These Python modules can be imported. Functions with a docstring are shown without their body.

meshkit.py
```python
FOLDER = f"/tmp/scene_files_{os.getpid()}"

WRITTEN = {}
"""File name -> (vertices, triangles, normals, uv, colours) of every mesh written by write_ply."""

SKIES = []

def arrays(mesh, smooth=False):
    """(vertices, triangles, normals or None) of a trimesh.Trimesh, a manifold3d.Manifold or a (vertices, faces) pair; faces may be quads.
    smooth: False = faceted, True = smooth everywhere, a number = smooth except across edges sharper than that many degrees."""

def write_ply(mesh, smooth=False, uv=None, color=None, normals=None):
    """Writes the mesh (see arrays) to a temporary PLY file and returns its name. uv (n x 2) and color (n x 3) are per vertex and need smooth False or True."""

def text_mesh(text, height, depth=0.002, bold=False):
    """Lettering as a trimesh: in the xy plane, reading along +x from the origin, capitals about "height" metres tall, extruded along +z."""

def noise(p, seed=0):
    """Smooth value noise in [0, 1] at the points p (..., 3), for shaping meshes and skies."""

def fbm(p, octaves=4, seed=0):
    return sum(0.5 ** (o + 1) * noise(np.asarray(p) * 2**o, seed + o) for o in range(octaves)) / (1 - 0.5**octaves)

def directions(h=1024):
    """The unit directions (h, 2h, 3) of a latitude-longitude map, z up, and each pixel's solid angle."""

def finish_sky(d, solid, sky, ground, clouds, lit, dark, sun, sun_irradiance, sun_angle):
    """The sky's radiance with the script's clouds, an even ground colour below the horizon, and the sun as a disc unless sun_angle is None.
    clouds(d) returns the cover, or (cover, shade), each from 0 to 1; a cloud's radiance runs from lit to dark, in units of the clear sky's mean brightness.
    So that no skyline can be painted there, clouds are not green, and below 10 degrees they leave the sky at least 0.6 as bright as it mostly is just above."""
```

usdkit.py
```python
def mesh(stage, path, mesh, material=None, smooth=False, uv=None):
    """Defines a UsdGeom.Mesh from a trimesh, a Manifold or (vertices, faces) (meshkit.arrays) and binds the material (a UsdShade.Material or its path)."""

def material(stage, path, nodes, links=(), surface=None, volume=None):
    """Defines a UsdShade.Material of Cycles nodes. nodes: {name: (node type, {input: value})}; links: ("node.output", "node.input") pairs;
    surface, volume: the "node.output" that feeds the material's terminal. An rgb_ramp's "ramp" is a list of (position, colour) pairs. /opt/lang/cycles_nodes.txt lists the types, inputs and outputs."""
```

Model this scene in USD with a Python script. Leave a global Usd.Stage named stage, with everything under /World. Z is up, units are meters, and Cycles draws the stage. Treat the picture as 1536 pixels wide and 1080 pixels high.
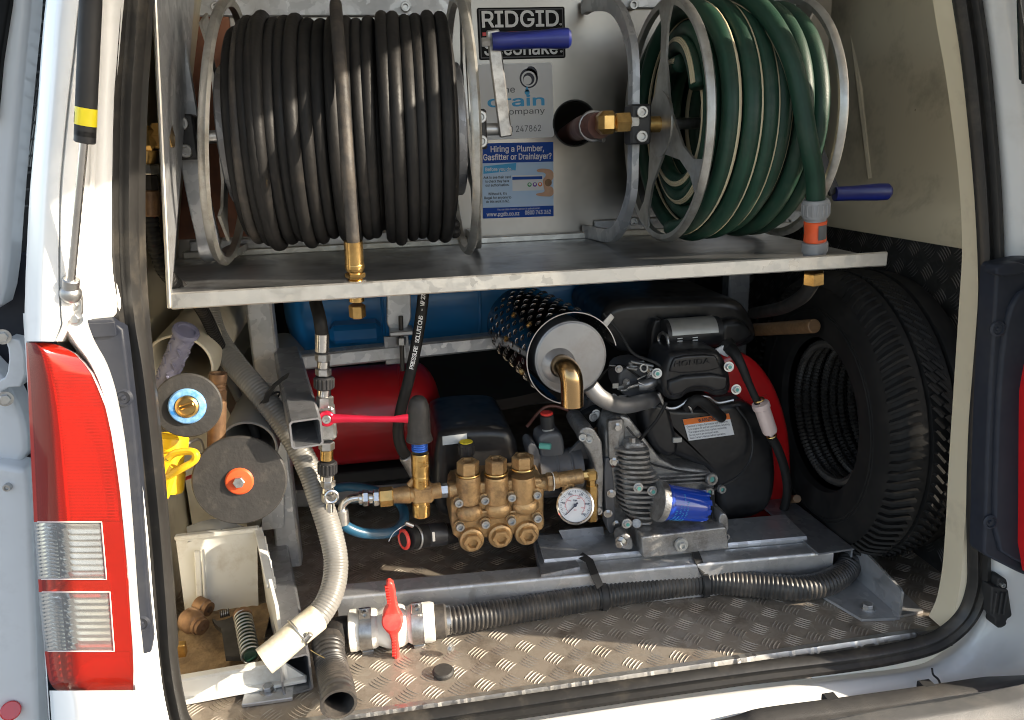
import math, random
import numpy as np, trimesh
import manifold3d as m3
from shapely.geometry import Polygon, Point, LineString
from shapely import affinity
from shapely.ops import triangulate
import usdkit, meshkit
from pxr import Usd, UsdGeom, UsdLux, UsdShade, Gf, Sdf, Vt
random.seed(5); RNG = np.random.default_rng(5)
PI = math.pi
stage = Usd.Stage.CreateInMemory()
UsdGeom.SetStageUpAxis(stage, 'Z'); UsdGeom.SetStageMetersPerUnit(stage, 1.0)
UsdGeom.Xform.Define(stage, '/World'); UsdGeom.Scope.Define(stage, '/World/Looks')

# ---------------------------------------------------------------- camera
FPX, CX, CY = 1150.0, 768.0, 540.0          # focal length and centre, in photograph pixels (1536 wide)
def unit(a): a = np.asarray(a, float); return a / np.linalg.norm(a)
_vh = 225.0; _vx = CX - (FPX*FPX + (4-CY)*(_vh-CY)) / (7800-CX)
DX = unit([7800-CX, 4-CY, FPX]); DY = unit([_vx-CX, _vh-CY, FPX]); DY = unit(DY - DX*DX.dot(DY)); DZ = np.cross(DX, DY)
ROT = np.stack([DX, DY, DZ], 1)             # world (x right, y into the van, z up) to camera
def ray(px, py): return ROT.T @ np.array([(px-CX)/FPX, (py-CY)/FPX, 1.0])
CAM = np.array([0.9, 0, 0]) - ray(900, 1018)*1.2
def P(px, py, Y=None, Z=None):
    """the point of the place seen at a pixel of the photograph, at depth Y or height Z"""
    r = ray(px, py); t = (Y-CAM[1])/r[1] if Y is not None else (Z-CAM[2])/r[2]
    return CAM + r*t
cam = UsdGeom.Camera.Define(stage, '/World/camera')
right, down, fwd = ROT[0], ROT[1], ROT[2]
M4 = Gf.Matrix4d(*right, 0, *(-down), 0, *(-fwd), 0, *CAM, 1)
cam.AddTransformOp().Set(M4)
cam.CreateHorizontalApertureAttr(36.0); cam.CreateVerticalApertureAttr(36.0*720/1024)
cam.CreateFocalLengthAttr(36.0*FPX/1536); cam.CreateClippingRangeAttr(Gf.Vec2f(0.05, 5000))
cam.CreateExposureAttr(EXPO := 1.3)

# ---------------------------------------------------------------- sky and sun
SUN_AZ, SUN_EL = math.radians(68), math.radians(24)     # azimuth measured from straight behind the camera towards the right
SUN = np.array([math.sin(SUN_AZ)*math.cos(SUN_EL), -math.cos(SUN_AZ)*math.cos(SUN_EL), math.sin(SUN_EL)])
usdkit.material(stage, '/World/Looks/sky_look', {
    's': ('sky_texture', {'sky_type': 'single_scattering', 'sun_disc': False, 'sun_elevation': SUN_EL, 'sun_rotation': math.atan2(SUN[0], SUN[1]), 'aerosol_density': 1.6}),
    'h': ('hsv', {'saturation': 0.7, 'value': 1.0}),
    'b': ('background_shader', {'strength': 0.135})}, [('s.color', 'h.color'), ('h.color', 'b.color')], surface='b.background')
sky = UsdLux.DomeLight.Define(stage, '/World/sky')
UsdShade.MaterialBindingAPI.Apply(sky.GetPrim()).Bind(UsdShade.Material.Get(stage, '/World/Looks/sky_look'))
sky.GetPrim().SetCustomDataByKey('kind', 'structure')
sun = UsdLux.DistantLight.Define(stage, '/World/sun')
sun.CreateIntensityAttr(1.25); sun.CreateNormalizeAttr(True) if hasattr(sun, 'CreateNormalizeAttr') else None
sun.CreateAngleAttr(0.53); sun.CreateColorAttr(Gf.Vec3f(1.0, 0.88, 0.71))
zz = SUN; xx = unit(np.cross([0, 0, 1], zz)); yy = np.cross(zz, xx)
sun.AddTransformOp().Set(Gf.Matrix4d(*xx, 0, *yy, 0, *zz, 0, 0, 0, 0, 1))

# ---------------------------------------------------------------- scene tree helpers
COUNT, LOC = {}, {}
def _path(parent, name):
    k = (parent, name); n = COUNT.get(k, 0); COUNT[k] = n+1
    return f'{parent}/{name}' + (f'_{n:03d}' if n else '')
def _meta(prim, label=None, cat=None, group=None, kind=None):
    for k, v in (('label', label), ('category', cat), ('group', group), ('kind', kind)):
        if v: prim.SetCustomDataByKey(k, v)
def thing(name, label, cat, loc, group=None):
    p = _path('/World', name); x = UsdGeom.Xform.Define(stage, p); LOC[p] = np.array(loc, float)
    x.AddTranslateOp().Set(Gf.Vec3d(*map(float, loc))); _meta(x.GetPrim(), label, cat, group); return p
def add(parent, name, mesh, mat, smooth=35, label=None, kind=None):
    p = _path(parent, name); off = LOC[parent]; LOC[p] = off
    v, f, n = meshkit.arrays(mesh, smooth)
    usd = usdkit.mesh(stage, p, (v - off, f), 'none', False) if False else None
    m = UsdGeom.Mesh.Define(stage, p)
    m.CreatePointsAttr(Vt.Vec3fArray.FromNumpy((v-off).astype(np.float32)))
    m.CreateFaceVertexCountsAttr(Vt.IntArray.FromNumpy(np.full(len(f), 3, np.int32)))
    m.CreateFaceVertexIndicesAttr(Vt.IntArray.FromNumpy(f.astype(np.int32).ravel()))
    m.CreateSubdivisionSchemeAttr('none')
    if n is not None:
        m.CreateNormalsAttr(Vt.Vec3fArray.FromNumpy(n.astype(np.float32))); m.SetNormalsInterpolation('vertex')
    UsdShade.MaterialBindingAPI.Apply(m.GetPrim()).Bind(UsdShade.Material.Get(stage, '/World/Looks/'+mat))
    assert stage.GetPrimAtPath('/World/Looks/'+mat), mat
    _meta(m.GetPrim(), label, None, None, kind); return p
LOC['/World'] = np.zeros(3)
def solo(name, label, cat, mesh, mat, smooth=35, group=None, kind=None):
    p = add('/World', name, mesh, mat, smooth); _meta(stage.GetPrimAtPath(p), label, cat, group, kind); return p

# ---------------------------------------------------------------- shape helpers
def cat(*ms):
    ms = [m for a in ms for m in (a if isinstance(a, (list, tuple)) else [a])]
    return trimesh.util.concatenate(ms)
def frame_to(d, up=(0, 0, 1)):
    d = unit(d); u = np.array(up, float)
    if abs(d.dot(u)) > 0.95: u = np.array([0, 1, 0.0])
    x = unit(np.cross(u, d)); return np.stack([x, np.cross(d, x), d], 1)     # columns x, y, z=d
def spline(pts, k=8):
    p = np.asarray(pts, float); q = np.vstack([2*p[0]-p[1], p, 2*p[-1]-p[-2]]); out = []
    for i in range(1, len(q)-2):
        a, b, c, d = q[i-1:i+3]
        for t in np.arange(k)/k:
            out.append(0.5*((2*b)+(c-a)*t+(2*a-5*b+4*c-d)*t*t+(3*b-a-3*c+d)*t**3))
    return np.array(out + [p[-1]])
def resample(p, step):
    s = np.r_[0, np.cumsum(np.linalg.norm(np.diff(p, axis=0), axis=1))]; n = max(2, int(s[-1]/step)+1)
    u = np.linspace(0, s[-1], n); return np.stack([np.interp(u, s, p[:, k]) for k in range(3)], 1), u
def frames(p, up=None):
    t = np.gradient(p, axis=0); t /= np.linalg.norm(t, axis=1, keepdims=True)
    r = np.zeros_like(p); u = np.array(up if up is not None else ([0, 0, 1] if abs(t[0][2]) < .9 else [0, 1, 0]), float)
    for i in range(len(p)):
        if up is None: u = u - t[i]*u.dot(t[i])
        else: u = np.array(up, float) - t[i]*np.dot(up, t[i])
        u = unit(u); r[i] = u
    return t, r, np.cross(t, r)
def sweep(p, sec, up=None, caps=True, scale=None, closed=False):
    """sec: (m,2) closed section, or (n,m,2) one per point; section axes = (side, up)"""
    p = np.asarray(p, float); t, r, b = frames(p, up); n = len(p)
    sec = np.asarray(sec, float); S = np.broadcast_to(sec, (n,)+sec.shape) if sec.ndim == 2 else sec
    if scale is not None: S = S*np.asarray(scale)[:, None, None]
    m = S.shape[1]
    v = (p[:, None]+b[:, None]*S[..., :1]+r[:, None]*S[..., 1:]).reshape(-1, 3)
    f = []
    for i in range(n-1 + (1 if closed else 0)):
        a, c = i*m, ((i+1) % n)*m
        j = np.arange(m); k = (j+1) % m
        f.append(np.stack([a+j, c+j, c+k], 1)); f.append(np.stack([a+j, c+k, a+k], 1))
    f = np.vstack(f)
    if caps and not closed:
        v = np.vstack([v, p[0], p[-1]]); j = np.arange(m); k = (j+1) % m; e = len(v)
        f = np.vstack([f, np.stack([np.full(m, e-2), j, k], 1), np.stack([np.full(m, e-1), (n-1)*m+k, (n-1)*m+j], 1)])
    g = trimesh.Trimesh(v, f, process=False)
    if not closed and caps and g.volume < 0: g.invert()
    return g
def circ(n=14, r=1.0, ph=0.0):
    a = np.arange(n)/n*2*PI+ph; return np.stack([np.cos(a), np.sin(a)], 1)*r
def tube(pts, r, n=14, k=8, caps=True, up=None):
    p = spline(pts, k) if k and len(pts) > 2 else np.asarray(pts, float)
    rr = np.interp(np.linspace(0, 1, len(p)), np.linspace(0, 1, np.size(r)), np.atleast_1d(r))
    return sweep(p, circ(n), up, caps, rr)
def pipe(pts, r, ri, n=18, k=8, deep=0.06):
    """a tube whose last end is open: an inner wall goes back in by deep"""
    p = spline(pts, k) if k and len(pts) > 2 else np.asarray(pts, float)
    o = sweep(p, circ(n, r), None, False)
    q, u = resample(p, 0.004); q = q[u >= u[-1]-deep][::-1]
    i = sweep(q, circ(n, ri), None, False)
    t, a, b = frames(p); e = p[-1]; c = circ(n)
    ring = np.vstack([e+np.outer(c[:, 0], b[-1])*r+np.outer(c[:, 1], a[-1])*r, e+np.outer(c[:, 0], b[-1])*ri+np.outer(c[:, 1], a[-1])*ri])
    j = np.arange(n); kk = (j+1) % n
    g = trimesh.Trimesh(ring, np.vstack([np.stack([j, kk, n+kk], 1), np.stack([j, n+kk, n+j], 1)]), process=False)
    return cat(o, i, g)
def corrugated(pts, r, pitch, amp, n=18, k=10, open_end=False, ri=None, step=None):
    p, u = resample(spline(pts, k), step or pitch/6)
    prof = r + amp*(np.abs(np.cos(PI*u/pitch))**0.7*2-1)
    g = sweep(p, circ(n), None, not open_end, prof)
    if open_end: g = cat(g, pipe(p, prof[-1]*1.01, ri or r*.8, n, 0, .08) if False else sweep(p[-int(.09/(step or pitch/6)):][::-1], circ(n, ri or r*.82), None, False))
    return g
def lathe(prof, at=(0, 0, 0), d=(0, 0, 1), n=28, a0=0, a1=2*PI, up=(0, 0, 1)):
    prof = np.asarray(prof, float); full = abs(a1-a0-2*PI) < 1e-6
    a = np.linspace(a0, a1, n, endpoint=not full); m = len(prof)
    v = np.stack([np.outer(np.cos(a), prof[:, 0]), np.outer(np.sin(a), prof[:, 0]), np.tile(prof[:, 1], (n, 1))], -1).reshape(-1, 3)
    f = []
    for i in range(n if full else n-1):
        A, B = i*m, ((i+1) % n)*m; j = np.arange(m-1)
        f += [np.stack([A+j, B+j, B+j+1], 1), np.stack([A+j, B+j+1, A+j+1], 1)]
    g = trimesh.Trimesh(v @ frame_to(d, up).T + np.asarray(at, float), np.vstack(f), process=False)
    return g
def cyl(a, b, r, n=24, bev=None):
    a, b = np.asarray(a, float), np.asarray(b, float); h = np.linalg.norm(b-a); r2 = r if np.isscalar(r) else r[1]; r = r if np.isscalar(r) else r[0]
    e = min(r, r2)*.12 if bev is None else bev
    return lathe([(0, 0), (r-e, 0), (r, e), (r2, h-e), (r2-e, h), (0, h)], a, b-a, n)
def hexnut(a, b, r, bore=0):
    a, b = np.asarray(a, float), np.asarray(b, float); h = np.linalg.norm(b-a); e = r*.1
    return lathe([(0, 0), (r-e, 0), (r, e), (r, h-e), (r-e, h), (bore, h), (bore*.95, h-r*.5) if bore else (0, h), (0, h-r*.5 if bore else h)], a, b-a, 6)
def capscrew(c, d, r, h=None):
    h = h or r
    return lathe([(0, -.5*h), (r, -.5*h), (r, h*.85), (r*.9, h), (r*.58, h), (r*.5, h*.3), (0, h*.3)], c, d, 16)
def hexbolt(c, d, r, h=None):
    h = h or r*.8; d = unit(d); c = np.asarray(c, float)
    return cat(lathe([(0, 0), (r*1.45, 0), (r*1.45, h*.25), (0, h*.25)], c, d, 18), hexnut(c+d*h*.2, c+d*h*1.2, r))
def rbox(c, size, bev=0.002, R=None):
    s = np.asarray(size, float)/2; b = min(bev, s.min()*.6); pts = []
    for sx in (-1, 1):
        for sy in (-1, 1):
            for sz in (-1, 1):
                S = np.array([sx, sy, sz])
                for k in range(3):
                    q = s.copy(); q -= b; q[k] = s[k]; pts.append(S*q)
    pts = np.array(pts)
    g = trimesh.convex.convex_hull(pts)
    v = np.array(g.vertices)
    if R is not None: v = v @ np.asarray(R).T
    return trimesh.Trimesh(v+np.asarray(c, float), g.faces, process=False)
def pbox(x0, y0, x1, y1, Y, depth, bev=0.003):
    """a box whose front face, at depth Y, covers a pixel rectangle of the photograph"""
    a, b, c, d = P(x0, y0, Y), P(x1, y0, Y), P(x1, y1, Y), P(x0, y1, Y)
    X0, X1 = (a[0]+d[0])/2, (b[0]+c[0])/2; Z1, Z0 = (a[2]+b[2])/2, (c[2]+d[2])/2
    return rbox(((X0+X1)/2, Y+depth/2, (Z0+Z1)/2), (X1-X0, depth, Z1-Z0), bev)
def chaikin(p, k=2, closed=True):
    p = np.asarray(p, float)
    for _ in range(k):
        q = np.roll(p, -1, 0); p = np.stack([.75*p+.25*q, .25*p+.75*q], 1).reshape(-1, p.shape[1])
    return p
def tri2d(poly2):
    v, f = trimesh.creation.triangulate_polygon(poly2, engine='earcut'); return np.asarray(v), np.asarray(f)
def prism(poly, o, ux, uy, h, n=None):
    """poly: 2D points or shapely polygon in axes ux, uy at o, thickened by h along n"""
    if not isinstance(poly, Polygon): poly = Polygon(poly)
    poly = poly.buffer(0)
    ms = [trimesh.creation.extrude_polygon(g, 1.0, engine='earcut') for g in getattr(poly, 'geoms', [poly])]
    g = trimesh.util.concatenate(ms); ux, uy = np.asarray(ux, float), np.asarray(uy, float)
    nn = unit(np.cross(ux, uy)) if n is None else np.asarray(n, float)
    v = np.asarray(o, float)+g.vertices[:, :1]*ux+g.vertices[:, 1:2]*uy+g.vertices[:, 2:]*nn*h
    g = trimesh.Trimesh(v, g.faces, process=False)
    if g.volume < 0: g.invert()
    return g
XZ = ((1, 0, 0), (0, 0, 1))
def puff(px, Y, depth, bev=0.004, rd=2, steps=3, holes=()):
    """a solid whose front outline, at depth Y, is a polygon of photograph pixels; rounded front edge"""
    q = np.array([P(x, y, Y)[[0, 2]] for x, y in px]); q = chaikin(q, rd) if rd else q
    if Polygon(q).exterior.is_ccw is False: q = q[::-1]
    if rd == 0:
        out = []                                            # add points near the corners
        for a, b in zip(q, np.roll(q, -1, 0)):
            L = np.linalg.norm(b-a); e = min(bev, L*.3)/L
            out += [a*(1-e)+b*e, a*e+b*(1-e)]
        q = np.array(out)
    e1 = q-np.roll(q, 1, 0); e2 = np.roll(q, -1, 0)-q
    n1 = np.stack([-e1[:, 1], e1[:, 0]], 1); n2 = np.stack([-e2[:, 1], e2[:, 0]], 1)
    nn = n1/np.maximum(np.linalg.norm(n1, axis=1, keepdims=True), 1e-9)+n2/np.maximum(np.linalg.norm(n2, axis=1, keepdims=True), 1e-9)
    nn /= np.maximum(np.linalg.norm(nn, axis=1, keepdims=True), 1e-6)
    rings = []
    for s in np.linspace(0, 1, steps+1):
        a = s*PI/2; rings.append((q+nn*bev*(1-math.sin(a)), Y+bev*(1-math.cos(a))))
    rings.append((q, Y+depth)); m = len(q)
    v = np.vstack([np.stack([r[:, 0], np.full(m, y), r[:, 1]], 1) for r, y in rings]); f = []
    j = np.arange(m); k = (j+1) % m
    for i in range(len(rings)-1):
        f += [np.stack([i*m+j, i*m+k, (i+1)*m+k], 1), np.stack([i*m+j, (i+1)*m+k, (i+1)*m+j], 1)]
    g1 = trimesh.Trimesh(v, np.vstack(f), process=False)
    def cap(r, y, flip):
        w, t = tri2d(Polygon(r)); c = trimesh.Trimesh(np.stack([w[:, 0], np.full(len(w), y), w[:, 1]], 1), t, process=False)
        if (c.face_normals[:, 1].sum() > 0) != flip: c.invert()
        return c
    g = cat(g1, cap(rings[0][0], Y, False), cap(q, Y+depth, True))
    g.merge_vertices(); trimesh.repair.fix_normals(g); return g
def loft(rows, close=False, thick=0.0):
    """grid of points rows x cols x 3 as a sheet; thick > 0 gives it a back"""
    r = np.asarray(rows, float); n, m = r.shape[:2]; v = r.reshape(-1, 3); f = []
    for i in range(n-1):
        j = np.arange(m-1); a, c = i*m, (i+1)*m
        f += [np.stack([a+j, a+j+1, c+j+1], 1), np.stack([a+j, c+j+1, c+j], 1)]
    return trimesh.Trimesh(v, np.vstack(f), process=False)
def text(s, h, o, ux, uy, width=None, bold=False, depth=0.0004, center=False):
    g = meshkit.text_mesh(s, h, 1.0, bold); v = np.array(g.vertices); w = v[:, 0].max()-v[:, 0].min(); v[:, 0] -= v[:, 0].min()
    if width: v[:, 0] *= width/w; w = width
    if center: v[:, 0] -= w/2
    ux, uy = unit(ux), unit(uy); nn = unit(np.cross(ux, uy))
    return trimesh.Trimesh(np.asarray(o, float)+v[:, :1]*ux+v[:, 1:2]*uy+v[:, 2:]*nn*depth, g.faces, process=False)
def torus(c, d, R, r, n=48, m=10, a0=0, a1=2*PI, up=(0, 0, 1)):
    a = np.arange(m+1)/m*2*PI; return lathe([(R+r*math.cos(t), r*math.sin(t)) for t in a], c, d, n, a0, a1, up)

# ---------------------------------------------------------------- materials
def pm(name, c1, c2=None, scale=30, rough=0.5, metal=0.0, bump=0.0, bscale=None, coat=0.0, rvar=0.12, dirt=None, dscale=6, damt=0.5, stretch=None, spec=0.5, detail=6, sheen=0, extra=None, dlo=0.5):
    c2 = c2 or tuple(x*.82 for x in c1)
    n = {'g': ('texture_coordinate', {}), 'm': ('mapping', {'scale': stretch or (1, 1, 1)}),
         'n1': ('noise_texture', {'scale': scale, 'detail': detail, 'roughness': 0.62}),
         'ra': ('map_range', {'from_min': 0.3, 'from_max': 0.7, 'clamp': True}),
         'mx': ('mix_color', {'a': c1, 'b': c2}),
         'n2': ('noise_texture', {'scale': scale*.37+3, 'detail': 4}),
         'rr': ('map_range', {'from_min': 0.25, 'from_max': 0.75, 'to_min': max(.02, rough-rvar), 'to_max': min(1, rough+rvar), 'clamp': True}),
         'p': ('principled_bsdf', {'metallic': metal, 'coat_weight': coat, 'specular_ior_level': spec, 'coat_roughness': 0.08, 'sheen_weight': sheen})}
    l = [('g.object', 'm.vector'), ('m.vector', 'n1.vector'), ('n1.fac', 'ra.value'), ('ra.result', 'mx.fac'), ('m.vector', 'n2.vector'), ('n2.fac', 'rr.value'), ('rr.result', 'p.roughness')]
    col = 'mx.result'
    if dirt is not None:
        n['n3'] = ('noise_texture', {'scale': dscale, 'detail': 7, 'roughness': .7}); n['rd'] = ('map_range', {'from_min': dlo, 'from_max': dlo+.18, 'to_max': damt, 'clamp': True})
        n['md'] = ('mix_color', {'b': dirt}); l += [('g.object', 'n3.vector'), ('n3.fac', 'rd.value'), ('rd.result', 'md.fac'), (col, 'md.a')]; col = 'md.result'
    if bump:
        n['nb'] = ('noise_texture', {'scale': bscale or scale*2, 'detail': 4}); n['b'] = ('bump', {'strength': bump, 'distance': 0.002})
        l += [('m.vector', 'nb.vector'), ('nb.fac', 'b.height'), ('b.normal', 'p.normal')]
    l.append((col, 'p.base_color'))
    usdkit.material(stage, '/World/Looks/'+name, n, l, surface='p.BSDF')
pm('white_paint', (.80, .80, .79), (.76, .76, .74), 4, .28, coat=.5, dirt=(.45, .42, .36), dscale=9, damt=.22, dlo=.55)
pm('cream_paint', (.68, .61, .46), (.64, .57, .42), 5, .42, dirt=(.25, .2, .14), dscale=8, damt=.35, dlo=.52)
pm('neighbour_paint', (.66, .68, .70), (.62, .64, .66), 4, .3, coat=.3, dirt=(.3, .3, .3), damt=.25)
pm('seal_rubber', (.013, .0125, .012), (.019, .018, .017), 14, .36, dirt=(.11, .095, .075), dscale=13, damt=.4, dlo=.53, bump=.15, bscale=60)
pm('grey_trim', (.014, .017, .026), (.018, .021, .030), 80, .55, spec=.3, bump=.12, bscale=900, dirt=(.05, .05, .05), damt=.3)
pm('bumper_plastic', (.042, .041, .040), (.056, .054, .052), 60, .5, bump=.25, bscale=600, dirt=(.11, .10, .085), damt=.5, dscale=9)
pm('black_plastic', (.012, .012, .013), (.02, .02, .022), 60, .42, bump=.08, bscale=700, dirt=(.06, .055, .05), damt=.35, dscale=15)
pm('matt_black', (.010, .010, .011), (.016, .016, .016), 40, .6, dirt=(.05, .045, .04), damt=.35, dscale=12)
pm('void', (.01, .01, .01), None, 10, .8)
pm('rubber_hose', (.0085, .0082, .008), (.013, .0122, .0118), 40, .55, dirt=(.05, .042, .035), dscale=22, damt=.35, dlo=.55, bump=.25, bscale=160, spec=.28)
pm('dusty_hose', (.030, .026, .023), (.018, .016, .015), 60, .6, dirt=(.085, .07, .055), dscale=30, damt=.6, dlo=.45, bump=.3, bscale=200)
pm('green_hose', (.008, .036, .021), (.006, .027, .016), 30, .48, coat=.0, spec=.35, dirt=(.05, .06, .045), damt=.35, dscale=18, bump=.22, bscale=420)
pm('hose_stripe', (.52, .45, .30), (.42, .35, .22), 40, .45)
pm('corrugated_black', (.020, .0195, .019), (.03, .028, .027), 30, .42, dirt=(.13, .11, .09), dscale=16, damt=.45, dlo=.48)
pm('grey_hose', (.20, .195, .18), (.14, .135, .125), 18, .38, dirt=(.14, .12, .09), dscale=14, damt=.4, coat=.2)
pm('hose_sleeve', (.62, .58, .47), (.5, .46, .36), 18, .4, dirt=(.3, .22, .1), dscale=25, damt=.5)
pm('dark_hose_ribs', (.10, .10, .10), (.06, .06, .06), 30, .5)
pm('brass', (.66, .44, .17), (.56, .35, .12), 50, .27, 1, dirt=(.22, .13, .06), damt=.5, dscale=30, dlo=.52)
pm('cast_brass', (.52, .34, .165), (.37, .235, .11), 38, .46, .8, bump=.5, bscale=240, dirt=(.17, .115, .07), damt=.75, dscale=26, dlo=.47)
pm('rusty_brass', (.28, .17, .09), (.18, .10, .06), 60, .5, .6, bump=.3, bscale=200, dirt=(.1, .06, .04), damt=.6)
pm('hot_brass', (.55, .38, .20), (.42, .27, .12), 20, .27, 1, stretch=(1, 1, .1))
pm('chrome', (.72, .71, .69), (.62, .61, .59), 50, .18, 1, dirt=(.3, .27, .22), damt=.5, dscale=40, dlo=.54)
pm('zinc_steel', (.55, .55, .54), (.42, .42, .42), 60, .36, 1, dirt=(.2, .17, .14), damt=.5, dscale=30)
pm('flange_steel', (.50, .49, .46), (.38, .37, .34), 40, .40, .9, dirt=(.20, .17, .13), damt=.5, dscale=25, bump=.1)
pm('cast_alu', (.36, .355, .345), (.27, .265, .26), 60, .45, .8, bump=.4, bscale=320, dirt=(.12, .10, .085), damt=.6, dscale=30, dlo=.47)
pm('grey_paint', (.085, .088, .095), (.07, .072, .078), 50, .42, bump=.25, bscale=260, dirt=(.16, .14, .12), damt=.3, dscale=25)
pm('muffler_steel', (.33, .33, .335), (.27, .27, .275), 12, .40, .8, dirt=(.22, .19, .17), damt=.35, dscale=22)
pm('shield_steel', (.20, .20, .21), (.15, .15, .16), 20, .16, 1)
pm('louvre_steel', (.55, .55, .55), (.4, .4, .4), 20, .25, 1)
pm('engine_black', (.011, .011, .012), (.014, .014, .015), 60, .33, bump=.06, bscale=500, dirt=(.035, .032, .03), damt=.4, dscale=14)
pm('red_paint', (.50, .012, .014), (.44, .010, .012), 8, .25, coat=.5, dirt=(.25, .02, .02), damt=.25)
pm('red_tank', (.40, .008, .012), (.34, .006, .010), 6, .36, coat=.2, dirt=(.16, .03, .025), damt=.35, dscale=14, bump=.05)
pm('red_anodised', (.62, .02, .06), (.5, .015, .04), 20, .25, .6)
pm('blue_plastic', (.012, .18, .46), (.010, .15, .40), 6, .38, coat=.15, dirt=(.05, .14, .24), damt=.35, dscale=9)
pm('blue_hose', (.012, .075, .14), (.01, .06, .11), 30, .35, dirt=(.08, .08, .08), damt=.4)
pm('blue_grip', (.007, .014, .125), (.006, .011, .095), 30, .4, coat=.1, bump=.08)
pm('blue_filter', (.010, .045, .34), (.012, .055, .38), 12, .22, coat=.6)
pm('blue_wire', (.03, .12, .5), None, 20, .3, .4)
pm('copper_reflection', (.30, .13, .075), (.20, .085, .05), 10, .38, .7, bump=.1, bscale=90, dirt=(.12, .06, .045), damt=.6, dscale=18, dlo=.46, stretch=(1, 1, .35))  # colour imitates a warm reflection in the stainless panel
pm('rust_hose', (.14, .05, .035), (.1, .04, .03), 40, .5, dirt=(.06, .04, .03), damt=.5)
pm('red_plastic', (.70, .045, .035), (.6, .04, .03), 30, .38, coat=.1, dirt=(.5, .2, .15), damt=.3, dscale=30)
pm('orange_plastic', (.72, .10, .025), (.64, .08, .02), 20, .42)
pm('grey_plastic', (.25, .25, .25), (.21, .21, .21), 30, .45)
pm('dark_grey_plastic', (.10, .10, .10), (.08, .08, .08), 30, .5)
pm('white_plastic', (.78, .76, .70), (.70, .67, .60), 14, .38, coat=.1, dirt=(.42, .35, .25), damt=.45, dscale=22)
pm('milky_plastic', (.62, .50, .46), (.55, .43, .40), 20, .35, coat=.2)
pm('crate_plastic', (.70, .70, .67), (.65, .65, .62), 14, .42, dirt=(.34, .27, .18), damt=.45, dscale=16, dlo=.52)
pm('crate_dirt', (.30, .21, .115), (.17, .115, .065), 50, .8, bump=.8, bscale=160, dirt=(.08, .055, .035), damt=.7, dscale=30)
pm('yellow_plastic', (.82, .50, .015), (.75, .44, .012), 18, .35, dirt=(.45, .28, .05), damt=.4, dscale=25)
pm('grip_rubber', (.13, .13, .19), (.10, .10, .15), 40, .55, dirt=(.25, .24, .26), damt=.4, dscale=30)
pm('disc_rubber', (.024, .0225, .021), (.030, .028, .026), 60, .6, dirt=(.09, .08, .068), damt=.35, dscale=45, dlo=.52, bump=.3, bscale=160)
pm('disc_blue', (.02, .18, .52), (.3, .5, .7), 90, .35, dlo=.5)
pm('pvc_cream', (.62, .58, .47), (.52, .47, .36), 14, .4, dirt=(.28, .22, .15), damt=.5)
pm('pvc_grey', (.28, .28, .27), (.22, .22, .21), 14, .45, dirt=(.14, .12, .1), damt=.5)
pm('wood', (.20, .115, .055), (.12, .065, .03), 12, .55, stretch=(1, 14, 14), dirt=(.06, .04, .03), damt=.5)
pm('tyre', (.006, .006, .006), (.009, .0088, .0085), 26, .72, spec=.25, dirt=(.022, .02, .018), damt=.5, dscale=14, dlo=.48, bump=.15, bscale=140)
pm('cable_steel', (.07, .065, .06), (.04, .037, .034), 60, .45, .6)
pm('shaded_lining', (.54, .49, .365), (.49, .44, .32), 5, .5, dirt=(.1, .085, .06), dscale=8, damt=.4)  # darker copy of the cream, interior shade put into the base colour
pm('bulkhead', (.035, .034, .034), (.028, .028, .028), 6, .7)
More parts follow.
